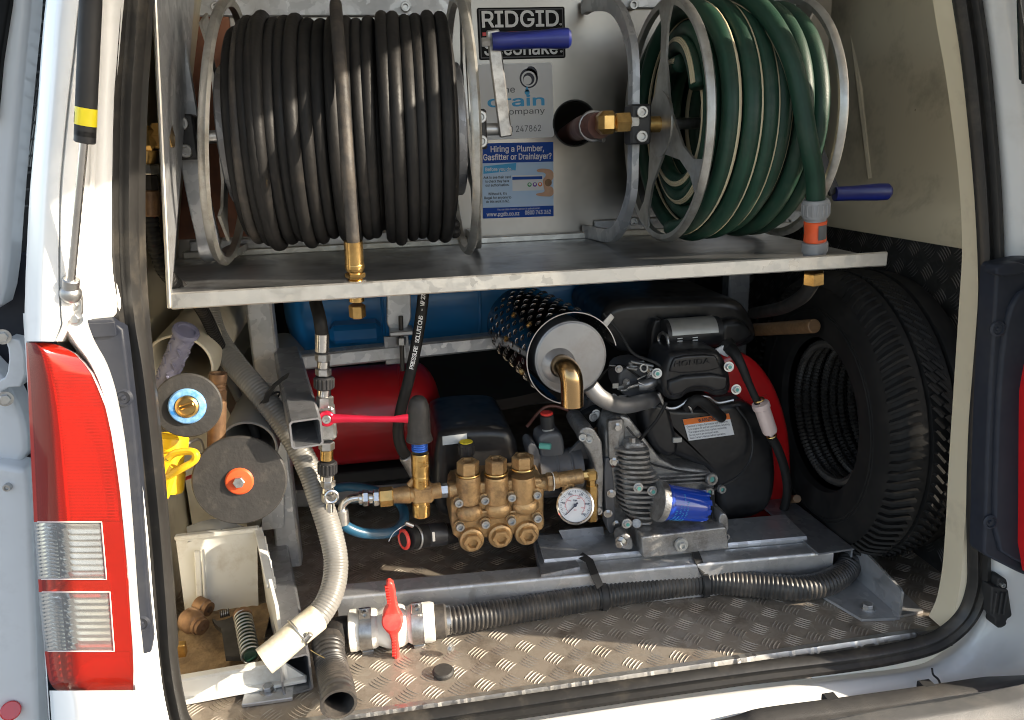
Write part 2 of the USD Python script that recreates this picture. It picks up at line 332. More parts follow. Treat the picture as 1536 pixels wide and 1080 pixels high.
pm('ply', (.10, .075, .05), (.07, .05, .035), 10, .7)
pm('asphalt', (.16, .155, .145), (.11, .105, .10), 40, .85, bump=.6, bscale=120, dirt=(.2, .19, .17), damt=.5, dscale=1.5)
pm('sticker_white', (.72, .72, .72), (.68, .68, .68), 10, .4, spec=.12)
pm('sticker_black', (.006, .006, .006), None, 10, .55, spec=.15)
pm('sticker_blue', (.012, .07, .36), None, 10, .35, spec=.12)
pm('sticker_light_blue', (.09, .42, .74), None, 10, .35, spec=.12)
pm('sticker_sky', (.42, .58, .78), (.55, .66, .8), 14, .4, spec=.12)
pm('ink_grey', (.10, .10, .11), None, 10, .5)
pm('ink_dark', (.022, .022, .04), None, 10, .5)
pm('ink_red', (.62, .03, .03), None, 10, .4)
pm('ink_green', (.03, .3, .08), None, 10, .4)
pm('ink_purple', (.18, .05, .35), None, 10, .4)
pm('ink_orange', (.80, .18, .02), None, 10, .4)
pm('skin_print', (.62, .36, .22), (.5, .27, .16), 40, .5)
pm('label_yellow', (.80, .66, .02), None, 10, .35)
pm('label_silver', (.45, .45, .43), (.38, .38, .36), 50, .4, .5)
pm('teal_paint', (.10, .35, .30), None, 20, .4)
pm('red_reflector', (.6, .01, .015), None, 10, .15, coat=1)
# galvanised steel: crystalline spangle
def galv(name, base, dark, rough=.42, metal=.9, sc=55, dirt=(.16, .14, .12), damt=.45):
    usdkit.material(stage, '/World/Looks/'+name, {
        'g': ('texture_coordinate', {}), 'nz': ('noise_texture', {'scale': 40, 'detail': 3}), 'va': ('mix_color', {'fac': .04, 'blend_type': 'add'}),
        'v': ('voronoi_texture', {'scale': sc, 'randomness': 1}), 'vs': ('hsv', {'saturation': 0.0}),
        'mx': ('mix_color', {'a': base, 'b': dark}), 'n': ('noise_texture', {'scale': 9, 'detail': 8, 'roughness': .7}), 'rd': ('map_range', {'from_min': .5, 'from_max': .72, 'to_max': damt, 'clamp': True}),
        'md': ('mix_color', {'b': dirt}), 'rr': ('map_range', {'to_min': rough-.14, 'to_max': rough+.14}),
        'nb': ('noise_texture', {'scale': 120, 'detail': 4}), 'b': ('bump', {'strength': .12, 'distance': .001}),
        'p': ('principled_bsdf', {'metallic': metal})},
        [('g.object', 'nz.vector'), ('g.object', 'va.a'), ('nz.color', 'va.b'), ('va.result', 'v.vector'), ('v.color', 'vs.color'), ('vs.color', 'mx.fac'), ('g.object', 'n.vector'), ('n.fac', 'rd.value'), ('rd.result', 'md.fac'), ('mx.result', 'md.a'),
         ('md.result', 'p.base_color'), ('vs.color', 'rr.value'), ('rr.result', 'p.roughness'), ('g.object', 'nb.vector'), ('nb.fac', 'b.height'), ('b.normal', 'p.normal')], surface='p.BSDF')
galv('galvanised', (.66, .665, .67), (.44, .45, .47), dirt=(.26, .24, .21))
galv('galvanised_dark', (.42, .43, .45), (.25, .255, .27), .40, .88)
pm('stainless', (.37, .345, .315), (.31, .29, .265), 5, .30, 1, rvar=.08, dirt=(.34, .31, .28), dscale=6, damt=.45)
pm('tray_steel', (.55, .55, .55), (.40, .40, .40), 9, .34, 1, rvar=.10, dirt=(.11, .10, .09), dscale=11, damt=.7, stretch=(.4, 1, 1))
galv('bright_alu', (.60, .59, .56), (.50, .49, .46), .36, .95, 70, (.3, .27, .22), .4)
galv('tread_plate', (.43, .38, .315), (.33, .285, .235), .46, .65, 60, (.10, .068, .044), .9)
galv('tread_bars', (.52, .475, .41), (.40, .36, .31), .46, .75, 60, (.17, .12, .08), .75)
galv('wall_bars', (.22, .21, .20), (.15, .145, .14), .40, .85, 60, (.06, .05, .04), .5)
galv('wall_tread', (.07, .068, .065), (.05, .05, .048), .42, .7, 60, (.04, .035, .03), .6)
# lamp lenses: coloured transparent plastic with a glossy skin
def lens(name, col, mixg=.07):
    usdkit.material(stage, '/World/Looks/'+name, {
        't': ('transparent_bsdf', {'color': col}), 'd': ('diffuse_bsdf', {'color': tuple(c*.75 for c in col)}), 'm0': ('mix_closure', {'fac': mixg}),
        'gl': ('glossy_bsdf', {'color': (1, 1, 1), 'roughness': .06}), 'f': ('fresnel', {'IOR': 1.5}), 'm': ('mix_closure', {})},
        [('t.BSDF', 'm0.closure1'), ('d.BSDF', 'm0.closure2'), ('f.fac', 'm.fac'), ('m0.closure', 'm.closure1'), ('gl.BSDF', 'm.closure2')], surface='m.closure')
lens('red_lens', (.96, .055, .028), .16); lens('clear_lens', (.90, .90, .88), .10); lens('gauge_glass', (.96, .96, .96), .0)
lens('smoked_glass', (.05, .06, .07), .3)
pm('reflector', (.80, .79, .77), None, 20, .13, 1, rvar=.04)
# ================================================================ ground
def sheet(x0, x1, y0, y1, z, n=2):
    X, Y = np.meshgrid(np.linspace(x0, x1, n), np.linspace(y0, y1, n)); return loft(np.stack([X, Y, np.full_like(X, z)], -1))
solo('ground', None, None, sheet(-60, 60, -60, 60, -.66), 'asphalt', False, kind='structure')

# ================================================================ the van
van = thing('van', 'white van seen from behind with its rear opening uncovered and full of drain jetting gear', 'van', (.9, 0, -.66))
# floor, walls, roof
LIPX = (.16, 1.64)
fl = add(van, 'floor_plate', rbox((.9, .66, -.006), (1.46, 1.32, .012), .001), 'tread_plate', False)
def tread(x0, x1, y0, y1, o, ux, uy, pitch=.040, keep=None, seed=1):
    r = np.random.default_rng(seed); V, Fc = [], []
    n = unit(np.cross(ux, uy)); ux, uy = np.asarray(ux, float), np.asarray(uy, float); b = 0
    for i in range(int((x1-x0)/pitch)):
        for j in range(int((y1-y0)/pitch)):
            cx, cy = x0+(i+.5)*pitch, y0+(j+.5)*pitch
            if keep and not keep(cx, cy): continue
            a = PI/4 if (i+j) % 2 else -PI/4
            d, s = np.array([math.cos(a), math.sin(a)]), np.array([-math.sin(a), math.cos(a)])
            for k in range(5):
                c = np.array([cx, cy])+s*(k-2)*.0060; L = .0150-abs(k-2)*.0005; w = .0011
                bow = s*.0018*(1 if (i+j) % 2 else -1)
                q = [c-d*L-bow, c-d*L*.4+s*w, c+d*L*.4+s*w, c+d*L-bow, c+d*L*.4-s*w, c-d*L*.4-s*w, c-d*L*.5, c+d*L*.5]
                z = [0, 0, 0, 0, 0, 0, .0009, .0009]
                V += [o+ux*p[0]+uy*p[1]+n*h for p, h in zip(q, z)]
                Fc += [[b+x for x in t] for t in ((0, 6, 1), (1, 6, 7), (1, 7, 2), (2, 7, 3), (3, 7, 4), (4, 7, 6), (4, 6, 5), (5, 6, 0))]
                b += 8
    g = trimesh.Trimesh(np.array(V), np.array(Fc), process=False)
    if g.face_normals.dot(n).sum() < 0: g.invert()
    return g
add(fl, 'tread_bar', tread(.18, 1.62, .004, .80, np.array([0, 0, .0002]), (1, 0, 0), (0, 1, 0)), 'tread_bars', 40, kind='stuff')
# bright, roughly cut front edge of the plate
xs = np.linspace(.17, 1.62, 260); jag = np.where(RNG.random(260) > .6, RNG.random(260)*.004, .0004)
add(fl, 'cut_edge', loft([np.stack([xs, np.full(260, .007), np.full(260, .0016)], 1), np.stack([xs, -.002-jag*.3, np.full(260, .0018)], 1), np.stack([xs, -.0055-jag, -.0045-jag*1.3], 1), np.stack([xs, np.full(260, -.0035), np.full(260, -.012)], 1)]), 'bright_alu', False)
# right side wall: tread plate below, cream panel above with a rolled ledge
yw = np.linspace(.0, 1.34, 24)
def wallrow(pts):          # pts: (x at y=0, z); the wall draws in a little towards the front
    return [[(x, y, z) for y in yw] for x, z in pts]
wx = 1.452
def wx_at(z): return 1.618-.02*max(z, 0)
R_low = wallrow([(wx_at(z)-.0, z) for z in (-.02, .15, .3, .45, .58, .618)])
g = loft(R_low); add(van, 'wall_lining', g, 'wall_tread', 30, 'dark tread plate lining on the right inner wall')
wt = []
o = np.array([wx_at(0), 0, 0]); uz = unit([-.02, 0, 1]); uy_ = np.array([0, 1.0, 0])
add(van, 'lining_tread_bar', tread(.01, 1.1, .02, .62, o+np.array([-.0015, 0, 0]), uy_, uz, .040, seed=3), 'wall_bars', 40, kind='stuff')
R_up = wallrow([(wx_at(.655)-.003, .613), (wx_at(.66)-.004, .622), (wx_at(.66)-.002, .655), (wx_at(.66)+.014, .678), (wx_at(.7)+.028, .692), (wx_at(.7)+.030, .715), (wx_at(.76)+.032, .73), (wx_at(.80)+.036, .90), (wx_at(.9)+.026, 1.1), (wx_at(.9)-.02, 1.34)])
add(van, 'side_panel', loft(R_up), 'shaded_lining', 40, 'cream inner side panel on the right, darkened in colour for the shade inside')
def onwall(px, py, off=.0):
    r = ray(px, py); return CAM+r*((1.618+.022+off-CAM[0])/r[0])
add(van, 'panel_seam', tube([onwall(1268, -160), onwall(1276, 0), onwall(1291, 130), onwall(1308, 268)], .009, 8), 'shaded_lining')
for q_ in (((1318, 276), (1380, 284), (1500, 300)), ((1316, 284), (1400, 302), (1500, 322))): add(van, 'panel_swage', tube([onwall(x, y, -.001) for x, y in q_], .0032, 8), 'shaded_lining')
for px, py in ((1380, 165), (1294, 198)): add(van, 'panel_hole', cyl(onwall(px, py, .01), onwall(px, py, .01)+[-.012, -.006, 0], .0035), 'void')
add(van, 'side_panel', loft([[(float(np.interp(z, [-.65, .16, .465, .645, .766, .867, .962, 1.36], [.165, .172, .205, .232, .258, .284, .308, .41]))+.014-.004*(z > .9), y, z) for y in (.0, .5, 1.34)] for z in np.linspace(-.02, 1.35, 24)]), 'shaded_lining', 30, 'cream inner side panel on the left, darkened in colour for the shade inside')
wa = [(.195, -.01), (.30, -.01), (.30, .30), (.285, .36), (.25, .39), (.195, .40)]
add(van, 'wheel_arch', prism(wa, (0, .52, 0), (1, 0, 0), (0, 0, 1), .72, (0, 1, 0)), 'cream_paint', label='cream painted inner wheel arch on the left')
add(van, 'bulkhead', rbox((.9, 1.36, .64), (1.6, .03, 1.36), .004), 'bulkhead')
add(van, 'roof', rbox((.9, .62, 1.36), (1.62, 1.44, .06), .02), 'white_paint')
add(van, 'tailgate', rbox((.88, -.46, 1.40), (1.40, .92, .05), .02), 'white_paint', label='raised white tailgate above the opening')
add(van, 'outer_side', rbox((1.72, .72, .35), (.03, 1.5, 2.0), .01), 'white_paint')
def side_x(z): return float(np.interp(z, [-.65, .16, .465, .645, .766, .867, .962, 1.36], [.165, .172, .205, .232, .258, .284, .308, .41]))
zs_ = np.linspace(-.6, 1.36, 28)
add(van, 'outer_side', loft([[(side_x(z), y, z) for y in (-.02, .02, .5, 1.34)] for z in zs_]), 'white_paint', 30)

# rubber seal path round the opening (pixel, depth)
SEAL = [(206, -330), (203, -160), (197, 0), (187, 150), (184, 300), (186, 400), (193, 480), (206, 560), (221, 690), (232, 800), (240, 900), (246, 980), (256, 1045), (272, 1092), (320, 1118), (420, 1112), (531, 1096), (760, 1062), (960, 1032), (1130, 1008), (1260, 992), (1345, 978), (1405, 960), (1447, 925), (1465, 880), (1467, 830), (1466, 760), (1470, 640), (1478, 540), (1485, 450), (1485, 390), (1481, 300), (1474, 210), (1462, 90), (1449, 0), (1425, -160), (1398, -330)]
SY = -.028
sp = np.array([P(x, y, SY) for x, y in SEAL]); sp = spline(sp, 7)
nrm = np.array([0, 1.0, 0])
sec = np.array([(.0165, -.004), (.0165, .004), (.010, .012), (.003, .006), (-.002, .006), (-.006, .013), (-.013, .012), (-.0165, .004), (-.0165, -.006)])*[1, -1]
add(van, 'door_seal', sweep(sp, sec[::-1], up=(0, 1, 0), caps=True), 'seal_rubber', 50, 'black rubber seal round the rear opening')
# cream inner flange on the right of the opening, and dark strip under the plate edge
fl_px = [(1404, -200), (1428, 0), (1446, 110), (1461, 230), (1467, 300), (1469, 380), (1464, 460), (1454, 600), (1447, 700), (1441, 800), (1436, 860), (1427, 908), (1414, 938)]
fp = spline(np.array([P(x, y, -.004) for x, y in fl_px]), 5)
add(van, 'opening_flange', sweep(fp, np.array([(-.0105, -.020), (.016, -.020), (.016, .020), (.004, .026), (-.0085, .024)]), up=(0, 1, 0)), 'cream_paint', 30, 'cream edge of the right door pillar')
lf = [(222, -200), (215, 0), (206, 150), (203, 300), (206, 420), (214, 520), (232, 690), (246, 850), (256, 980)]
add(van, 'opening_flange', sweep(spline(np.array([P(x, y, .0) for x, y in lf]), 5), np.array([(-.012, -.02), (.006, -.02), (.006, .02), (-.012, .02)]), up=(0, 1, 0)), 'seal_rubber', 30)
lipu = spline(np.array([P(x, y, -.016) for x, y in ((290, 1130), (531, 1098), (760, 1064), (960, 1034), (1130, 1010), (1260, 991), (1350, 977), (1420, 961))]), 5)
add(van, 'sill_cover', sweep(lipu, np.array([(-.0, -.014), (.016, -.012), (.016, .004), (-.004, .008)])[::-1], up=(0, 1, 0)), 'seal_rubber', 30)

# painted rear body: right pillar and sill as one pressed sheet
prs = [((1400, -330), (1500, -330)), ((1452, -160), (1515, -160)), ((1466, 0), (1529, 0)), ((1478, 90), (1542, 90)), ((1490, 210), (1556, 210)), ((1497, 300), (1566, 300)), ((1500, 390), (1580, 390)), ((1500, 450), (1590, 450)), ((1492, 560), (1600, 560)), ((1484, 700), (1610, 700)), ((1480, 830), (1612, 830)),
       ((1478, 880), (1606, 900)), ((1470, 922), (1596, 965)), ((1452, 958), (1560, 1012)), ((1420, 985), (1492, 1032)), ((1372, 1004), (1400, 1046)), ((1260, 1019), (1270, 1072)), ((1130, 1034), (1135, 1092)), ((960, 1056), (962, 1122)), ((760, 1086), (760, 1155)), ((531, 1120), (531, 1190)), ((400, 1140), (395, 1215)), ((250, 1160), (240, 1235))]
rows = []
for i, (a, b) in enumerate(prs):
    sill = np.clip((i-11)/4, 0, 1); row = []
    for t, dy in ((-.12, .012), (0, -.02), (.12, -.034), (.35, -.042), (.6, -.050), (.85, -.062), (1.0, -.085), (1.04, -.11), (1.05, -.16)):
        px, py = a[0]+(b[0]-a[0])*t, a[1]+(b[1]-a[1])*t
        row.append(P(px, py, dy*(1-.15*sill)-.015*sill*t))
    rows.append(row)
rows = np.array(rows); rows = np.stack([spline(rows[:, k], 5) for k in range(rows.shape[1])], 1)
add(van, 'rear_panel', loft(rows), 'white_paint', 50, 'white pressed sill and right rear pillar')
# left pillar above the lamp
def col(pts): return pts
lp = {  # row: silhouette, crest, groove left, groove right, step, inner edge (px)
    -330: (108, 134, 160, 163, 186, 214), -160: (90, 116, 141, 144, 172, 204), 0: (69, 92, 119, 122, 150, 186), 90: (61, 84, 109, 112, 148, 178), 150: (57, 79, 102, 105, 146, 173), 240: (49, 71, 93, 96, 142, 171), 300: (44, 67, 89, 92, 139, 170), 400: (39, 62, 88, 90, 128, 171), 470: (37, 60, 90, 92, 122, 178), 488: (38, 60, 91, 93, 110, 112), 512: (38, 58, 82, 84, 96, 98)}
rows = []
for y, c in lp.items():
    rows.append([P(c[0]+14, y, .30), P(c[0]+2, y, -.02), P(c[0], y, -.080), P(c[0]+5, y, -.098), P(c[1]-6, y, -.122), P(c[1]+6, y, -.127), P(c[2]-1, y, -.125), P((c[2]+c[3])/2, y, -.118), P(c[3]+1, y, -.124), P(c[4]-18, y, -.118), P(c[4]-6, y, -.100), P(c[4]+2, y, -.052), P((c[4]+c[5])/2, y, -.045), P(c[5], y, -.040), P(c[5]+6, y, .0)])
rows = np.array(rows); rows = np.stack([spline(rows[:, k], 5) for k in range(rows.shape[1])], 1)
add(van, 'rear_pillar', loft(rows), 'white_paint', 40, 'white left rear pillar catching the sun')
# white strip between lamp and opening, and the body below the lamp
st = [((94, 482), (126, 474), (150, 486)), ((112, 512), (140, 512), (168, 512)), ((136, 545), (158, 545), (176, 552)), ((155, 590), (172, 588), (190, 600)), ((168, 640), (182, 640), (200, 650)), ((177, 700), (190, 700), (210, 700)), ((186, 800), (198, 800), (222, 800)), ((194, 900), (205, 900), (230, 900)), ((201, 980), (213, 980), (238, 980)), ((203, 1043), (216, 1043), (246, 1043)), ((205, 1120), (222, 1120), (262, 1120)), ((206, 1240), (230, 1240), (280, 1240))]
rows = [[P(a[0]-8, a[1], -.050), P(*a, -.088), P(b[0]-3, b[1], -.090), P(*b, -.080), P(b[0]+3, b[1], -.050), P(*c, -.045)] for a, b, c in st]
rows = np.array(rows); rows = np.stack([spline(rows[:, k], 4) for k in range(rows.shape[1])], 1)
add(van, 'lamp_surround', loft(rows), 'white_paint', 40)
lo = [(1036, 74, 206), (1048, 75, 206), (1080, 77, 207), (1130, 79, 208), (1240, 82, 210)]
rows = [[P(a+12, y, .25), P(a, y, -.066), P(a+6, y, -.085), P(a+30, y, -.11), P((a+b)/2, y, -.118), P(b-20, y, -.108), P(b, y, -.088), P(b+4, y, -.045)] for y, a, b in lo]
add(van, 'rear_corner', loft(rows), 'white_paint', 50)
add(van, 'side_edge', loft([[P(36+(y-480)*.066, y, .34), P(35+(y-480)*.064, y, -.02), P(38+(y-480)*.061, y, -.060)] for y in (470, 520, 600, 700, 850, 1040, 1240)]), 'white_paint')
# dark grey plastic trims beside the opening
tl = add(van, 'pillar_trim', puff([(112, 482), (182, 479), (190, 540), (206, 680), (215, 800), (223, 900), (231, 978), (210, 984), (203, 900), (197, 800), (188, 700), (176, 612), (150, 555), (124, 515)], -.056, .02, .004, 1), 'grey_trim', label='dark grey plastic trim beside the left lamp')
add(tl, 'trim_clip', puff([(128, 486), (172, 484), (174, 504), (132, 507)], -.060, .006, .001, 0), 'grey_trim')
for x, y in ((186, 596), (213, 934)):
    add(tl, 'screw_cap', lathe([(0, 0), (.010, 0), (.011, .002), (.008, .004), (.007, .002), (.003, .002), (.002, .004), (0, .004)], P(x, y, -.055), (0, -1, .1), 20), 'grey_trim')
tr = add(van, 'pillar_trim', puff([(1496, 398), (1540, 388), (1600, 386), (1604, 890), (1532, 861), (1476, 833), (1480, 700), (1484, 600), (1490, 500)], -.072, .03, .005, 0), 'grey_trim', label='dark grey plastic trim beside the right lamp')
add(tr, 'trim_cap', puff([(1494, 398), (1540, 392), (1538, 412), (1496, 416)], -.085, .02, .004, 1), 'grey_trim')
add(tr, 'raised_panel', puff([(1536, 430), (1512, 470), (1500, 560), (1494, 700), (1492, 822), (1530, 846), (1600, 870), (1600, 420)], -.079, .012, .005, 1), 'grey_trim')
for x, y in ((1495, 493), (1484, 782)):
    add(tr, 'screw_cap', lathe([(0, 0), (.010, 0), (.011, .003), (.008, .005), (.007, .002), (.003, .002), (.002, .005), (0, .005)], P(x, y, -.074), (-.2, -1, .1), 20), 'grey_trim')
bs = add(van, 'door_stop', puff([(1488, 880), (1513, 884), (1519, 925), (1510, 930), (1511, 938), (1500, 944), (1492, 938), (1494, 928), (1486, 922)], -.056, .02, .003, 0), 'matt_black', label='black rubber door stop low on the right pillar')
add(bs, 'upper_lug', puff([(1496, 876), (1498, 868), (1505, 866), (1512, 871), (1512, 886), (1496, 884)], -.052, .02, .003, 1), 'matt_black')
for k in (1494, 1502, 1509): add(bs, 'ridge', pbox(k-1.5, 890, k+1.5, 922, -.060, .008, .001), 'matt_black')
add(bs, 'fixing_screw', capscrew(P(1503, 877, -.054), (0, -1, 0), .004), 'zinc_steel')
add(van, 'quarter_window', puff([(1533, -60), (1640, -60), (1640, 122), (1538, 120)], -.10, .01, .002, 0), 'smoked_glass')
add(van, 'window_rubber', sweep(np.array([P(1530, -80, -.098), P(1533, 0, -.098), (P(1537, 122, -.098)), P(1640, 126, -.098)]), circ(8, .004)), 'seal_rubber')
# right rear lamp (only its edge is in view)
add(van, 'tail_lamp', puff([(1547, 556), (1574, 544), (1650, 544), (1650, 874), (1574, 872), (1543, 864), (1545, 700)], -.100, .022, .006, 1), 'red_paint', label='right tail lamp, only its edge in view')

# bumper step
be = [((700, 1150), (700, 1166), (700, 1190), (700, 1260)), ((860, 1122), (862, 1138), (864, 1160), (870, 1240)), ((1000, 1098), (1002, 1112), (1004, 1136), (1012, 1210)), ((1100, 1074), (1104, 1094), (1108, 1115), (1114, 1185)), ((1140, 1062), (1150, 1082), (1156, 1103), (1164, 1170)), ((1260, 1046), (1270, 1066), (1280, 1087), (1296, 1148)), ((1390, 1028), (1405, 1047), (1415, 1066), (1440, 1120)), ((1470, 1016), (1484, 1033), (1500, 1052), (1540, 1098)), ((1505, 1014), (1540, 1020), (1560, 1040), (1600, 1080)), ((1600, 1010), (1640, 1018), (1660, 1036), (1700, 1070))]
rows = [[P(*a, -.060), P(*a, -.098), P(a[0]+.7*(b[0]-a[0]), a[1]+.7*(b[1]-a[1]), -.118), P(*b, -.124), P(b[0]+3, b[1]+4, -.128), P(c[0], c[1], -.150), P(c[0]+4, c[1]+7, -.158), P(*d, -.19), P(d[0]+20, d[1]+80, -.20)] for a, b, c, d in be]
rows = np.array(rows); rows = np.stack([spline(rows[:, k], 5) for k in range(rows.shape[1])], 1)
bp = add(van, 'bumper_step', loft(rows), 'bumper_plastic', 30, 'black textured plastic step on the rear bumper')
for x, y in ((1251, 1056), (1396, 1036)):
    add(bp, 'notch', pbox(x-9, y-5, x+10, y+5, -.1035, .02, .002), 'void'); add(bp, 'notch_screw', hexbolt(P(x, y+1, -.1035), (0, -.8, .6), .0045, .003), 'zinc_steel')
add(van, 'drain_wire', tube([P(1398, 1002, -.055), P(1400, 1012, -.06), P(1408, 1020, -.065), P(1412, 1034, -.08)], .0018, 6), 'matt_black')

# gas strut
gs = add(van, 'gas_strut', cyl(P(147, -260, -.17), P(127.5, 206, -.155), .0096), 'matt_black', label='black gas strut with a yellow sticker on the left pillar')
a, b = P(147, -260, -.17), P(127.5, 206, -.155)
def on(t): return a+(b-a)*t
add(gs, 'strut_label', cyl(on(.895), on(.957), .0098, bev=.0001), 'label_yellow')
add(gs, 'label_print', cat(lathe([(.0099, 0), (.0099, .010)], on(.915), b-a, 16, -.6, 1.5), lathe([(.0099, 0), (.0099, .002)], on(.935), b-a, 16, -.6, 1.9)), 'ink_dark')
add(gs, 'end_cap', cyl(on(.972), on(1.02), .0096), 'black_plastic')
add(gs, 'rod', cyl(P(126, 212, -.155), P(106, 432, -.125), .0038), 'chrome')
add(gs, 'ball_socket', cat(cyl(P(107, 418, -.125), P(104, 448, -.118), .0085), trimesh.creation.icosphere(2, .011).apply_translation(P(106, 440, -.12)), cyl(P(106, 440, -.125), P(118, 446, -.07), .006)), 'zinc_steel')
add(gs, 'bracket', puff([(100, 424), (118, 430), (124, 462), (118, 484), (106, 488), (100, 470)], -.108, .006, .001, 1), 'zinc_steel')
for x, y in ((110, 458), (113, 478)): add(gs, 'bolt', hexbolt(P(x, y, -.107), (0, -1, .1), .0055), 'zinc_steel')

# left tail lamp
LR = [(514, 39, 74, 84), (519, 39, 92, 102), (530, 40, 112, 118), (545, 40, 126, 131), (560, 41, 137, 141), (580, 42, 146, 151), (610, 43, 158, 162), (650, 45, 167, 171), (700, 47, 175, 179), (740, 49, 180, 184), (783, 51, 184, 188), (826, 54, 188, 192), (869, 57, 192, 196), (879, 58, 193, 197), (888, 58, 193, 197), (932, 62, 196, 200), (977, 67, 199, 203), (1005, 70, 200, 204), (1022, 74, 200, 204), (1032, 80, 200, 203), (1039, 92, 199, 202), (1043, 108, 197, 200)]
LY = np.array([r[0] for r in LR], float)
def lamp(y, t, off=0.0):
    x0 = np.interp(y, LY, [r[1] for r in LR]); x1 = np.interp(y, LY, [r[2] for r in LR]); x = x0+(x1-x0)*t
    yy = -.068-.045*(1-(1-min(t, .42)/.42)**2.0)+.018*max(0, t-.35)/.65
    bot = max(0, (y-1015)/28)
    return P(x, y+4*math.sin(PI*t)*bot, yy+.02*bot**2+off)
def lampgrid(y0, y1, t0, t1, off=0, ny=24, nt=24):
    g = loft([[lamp(y, t, off) for t in np.linspace(t0, t1, nt)] for y in np.linspace(y0, y1, ny)])
    if g.face_normals[:, 1].mean() > 0: g.invert()
    return g
lt = add(van, 'tail_lamp', lampgrid(514, 783, 0, 1, .0, 60, 30), 'red_lens', True, 'left tail lamp with red and clear sections')
add(lt, 'red_section', cat(lampgrid(869, 888, 0, 1, 0, 6, 30), lampgrid(783, 869, .76, 1, 0, 14, 10), lampgrid(888, 977, .79, 1, 0, 14, 10)), 'red_lens', True)
add(lt, 'reflex_section', lampgrid(977, 1043, 0, 1, 0, 20, 30), 'red_lens', True)
add(lt, 'clear_section', lampgrid(783, 869, 0.0, .76, 0, 14, 30), 'clear_lens', True); add(lt, 'clear_section', lampgrid(888, 977, 0, .79, 0, 14, 30), 'clear_lens', True)
def ribs(y0, y1, t0, t1, n, off, amp, ny=None, vertical=False):
    ys = np.linspace(y0, y1, n*6+1) if not vertical else np.linspace(y0, y1, 24); ts = np.linspace(t0, t1, 22 if not vertical else n*6+1)
    return loft([[lamp(y, t, off+amp*((n*((y-y0)/(y1-y0) if not vertical else (t-t0)/(t1-t0))+1e-6) % 1.0)) for t in ts] for y in ys])
add(lt, 'reflector', cat(ribs(518, 783, .27, .97, 56, .018, -.0022), ribs(518, 783, .02, .26, 9, .020, -.006, vertical=True)), 'reflector', 30)
add(lt, 'reflector', cat(ribs(785, 868, .26, .75, 9, .018, -.009), ribs(785, 868, .02, .25, 15, .014, -.006)), 'reflector', 30)
add(lt, 'reflector', cat(ribs(890, 976, .26, .78, 9, .018, -.009), ribs(890, 976, .02, .25, 15, .014, -.006)), 'reflector', 30)
add(lt, 'reflector', cat(lampgrid(868, 890, .02, 1, .02), lampgrid(783, 977, .76, .99, .02), lampgrid(978, 1036, .18, .97, .022), ribs(978, 1036, .02, .17, 6, .018, -.005)), 'reflector', 30)
def bead(y0, y1, t0, t1):
    q = [lamp(y0, t, -.001) for t in np.linspace(t0, t1, 14)]+[lamp(y, t1, -.001) for y in np.linspace(y0, y1, 8)[1:]]+[lamp(y1, t, -.001) for t in np.linspace(t1, t0, 14)[1:]]
    return sweep(np.array(q), circ(6, .0008))
add(lt, 'clear_bead', cat(bead(783, 869, .04, .76), bead(888, 977, .04, .79)), 'milky_plastic')
rim = [lamp(y, 1.0, .004) for y in LY]
add(lt, 'lens_rim', loft([[lamp(y, 1.0, 0), lamp(y, 1.035, .004), lamp(y, 1.05, .030)] for y in LY]), 'red_lens', True)
add(lt, 'housing', cat(lampgrid(514, 1043, 0, 1.0, .034, 40, 14), lampgrid(514, 1043, 0, .04, .012)), 'grey_plastic', True)

# ================================================================ vehicle alongside, at the left edge
nv = thing('parked_vehicle', 'pale grey vehicle panel with a black mesh vent at the far left edge', 'vehicle', (-.05, .55, -.66))
add(nv, 'body_panel', puff([(-70, -300), (60, -300), (45, 0), (36, 90), (28, 180), (18, 300), (10, 420), (-4, 470), (-70, 470)], .42, .05, .012, 1), 'neighbour_paint')
add(nv, 'window_frame', puff([(-70, -300), (20, -300), (14, 0), (0, 90), (-8, 180), (-70, 180)], .405, .02, .004, 0), 'sticker_black')
vt = add(nv, 'vent', puff([(58, -300), (140, -300), (100, 0), (80, 300), (60, 420), (8, 410), (16, 330), (30, 180), (44, 30)], .52, .02, .002, 0), 'matt_black', label='black mesh vent')
for k, y in enumerate(range(-20, 330, 25)): add(vt, 'slat', sweep(np.array([P(10, y+6, .505), P(100, y, .505)]), circ(6, .0022)), 'dark_grey_plastic')
for k in range(16):
    x = 24+k*3.4; add(vt, 'mesh_wire', sweep(np.array([P(x+14, 118, .508), P(x-6, 250, .508)]), circ(5, .0011)), 'label_silver' if k > 6 else 'dark_grey_plastic')
add(nv, 'lower_panel', puff([(-70, 690), (26, 700), (44, 712), (50, 900), (62, 1240), (-70, 1240)], .40, .05, .01, 1), 'neighbour_paint', label='pale grey lower door panel with a round red reflector')
add(nv, 'upper_panel', puff([(-70, 500), (-2, 560), (22, 596), (38, 640), (40, 690), (2, 704), (-70, 700)], .43, .05, .01, 1), 'neighbour_paint')
add(nv, 'door_shut', puff([(-70, 380), (110, 380), (130, 1300), (-70, 1300)], .50, .04, .004, 0), 'grey_trim')
hg = add(nv, 'hinge', puff([(6, 505), (36, 512), (38, 580), (4, 582), (2, 600), (-4, 596), (-4, 572), (10, 566), (14, 530)], .41, .03, .003, 1), 'neighbour_paint', label='grey painted hinge bracket')
for x, y in ((4, 505), (8, 598)): add(hg, 'bolt', hexbolt(P(x, y, .405), (.3, -1, 0), .009), 'zinc_steel')
add(nv, 'red_reflector', cyl(P(16, 1066, .40), P(16, 1066, .385), .0175), 'red_reflector')
add(nv, 'panel_screw', capscrew(P(12, 730, .398), (0, -1, 0), .007), 'zinc_steel')
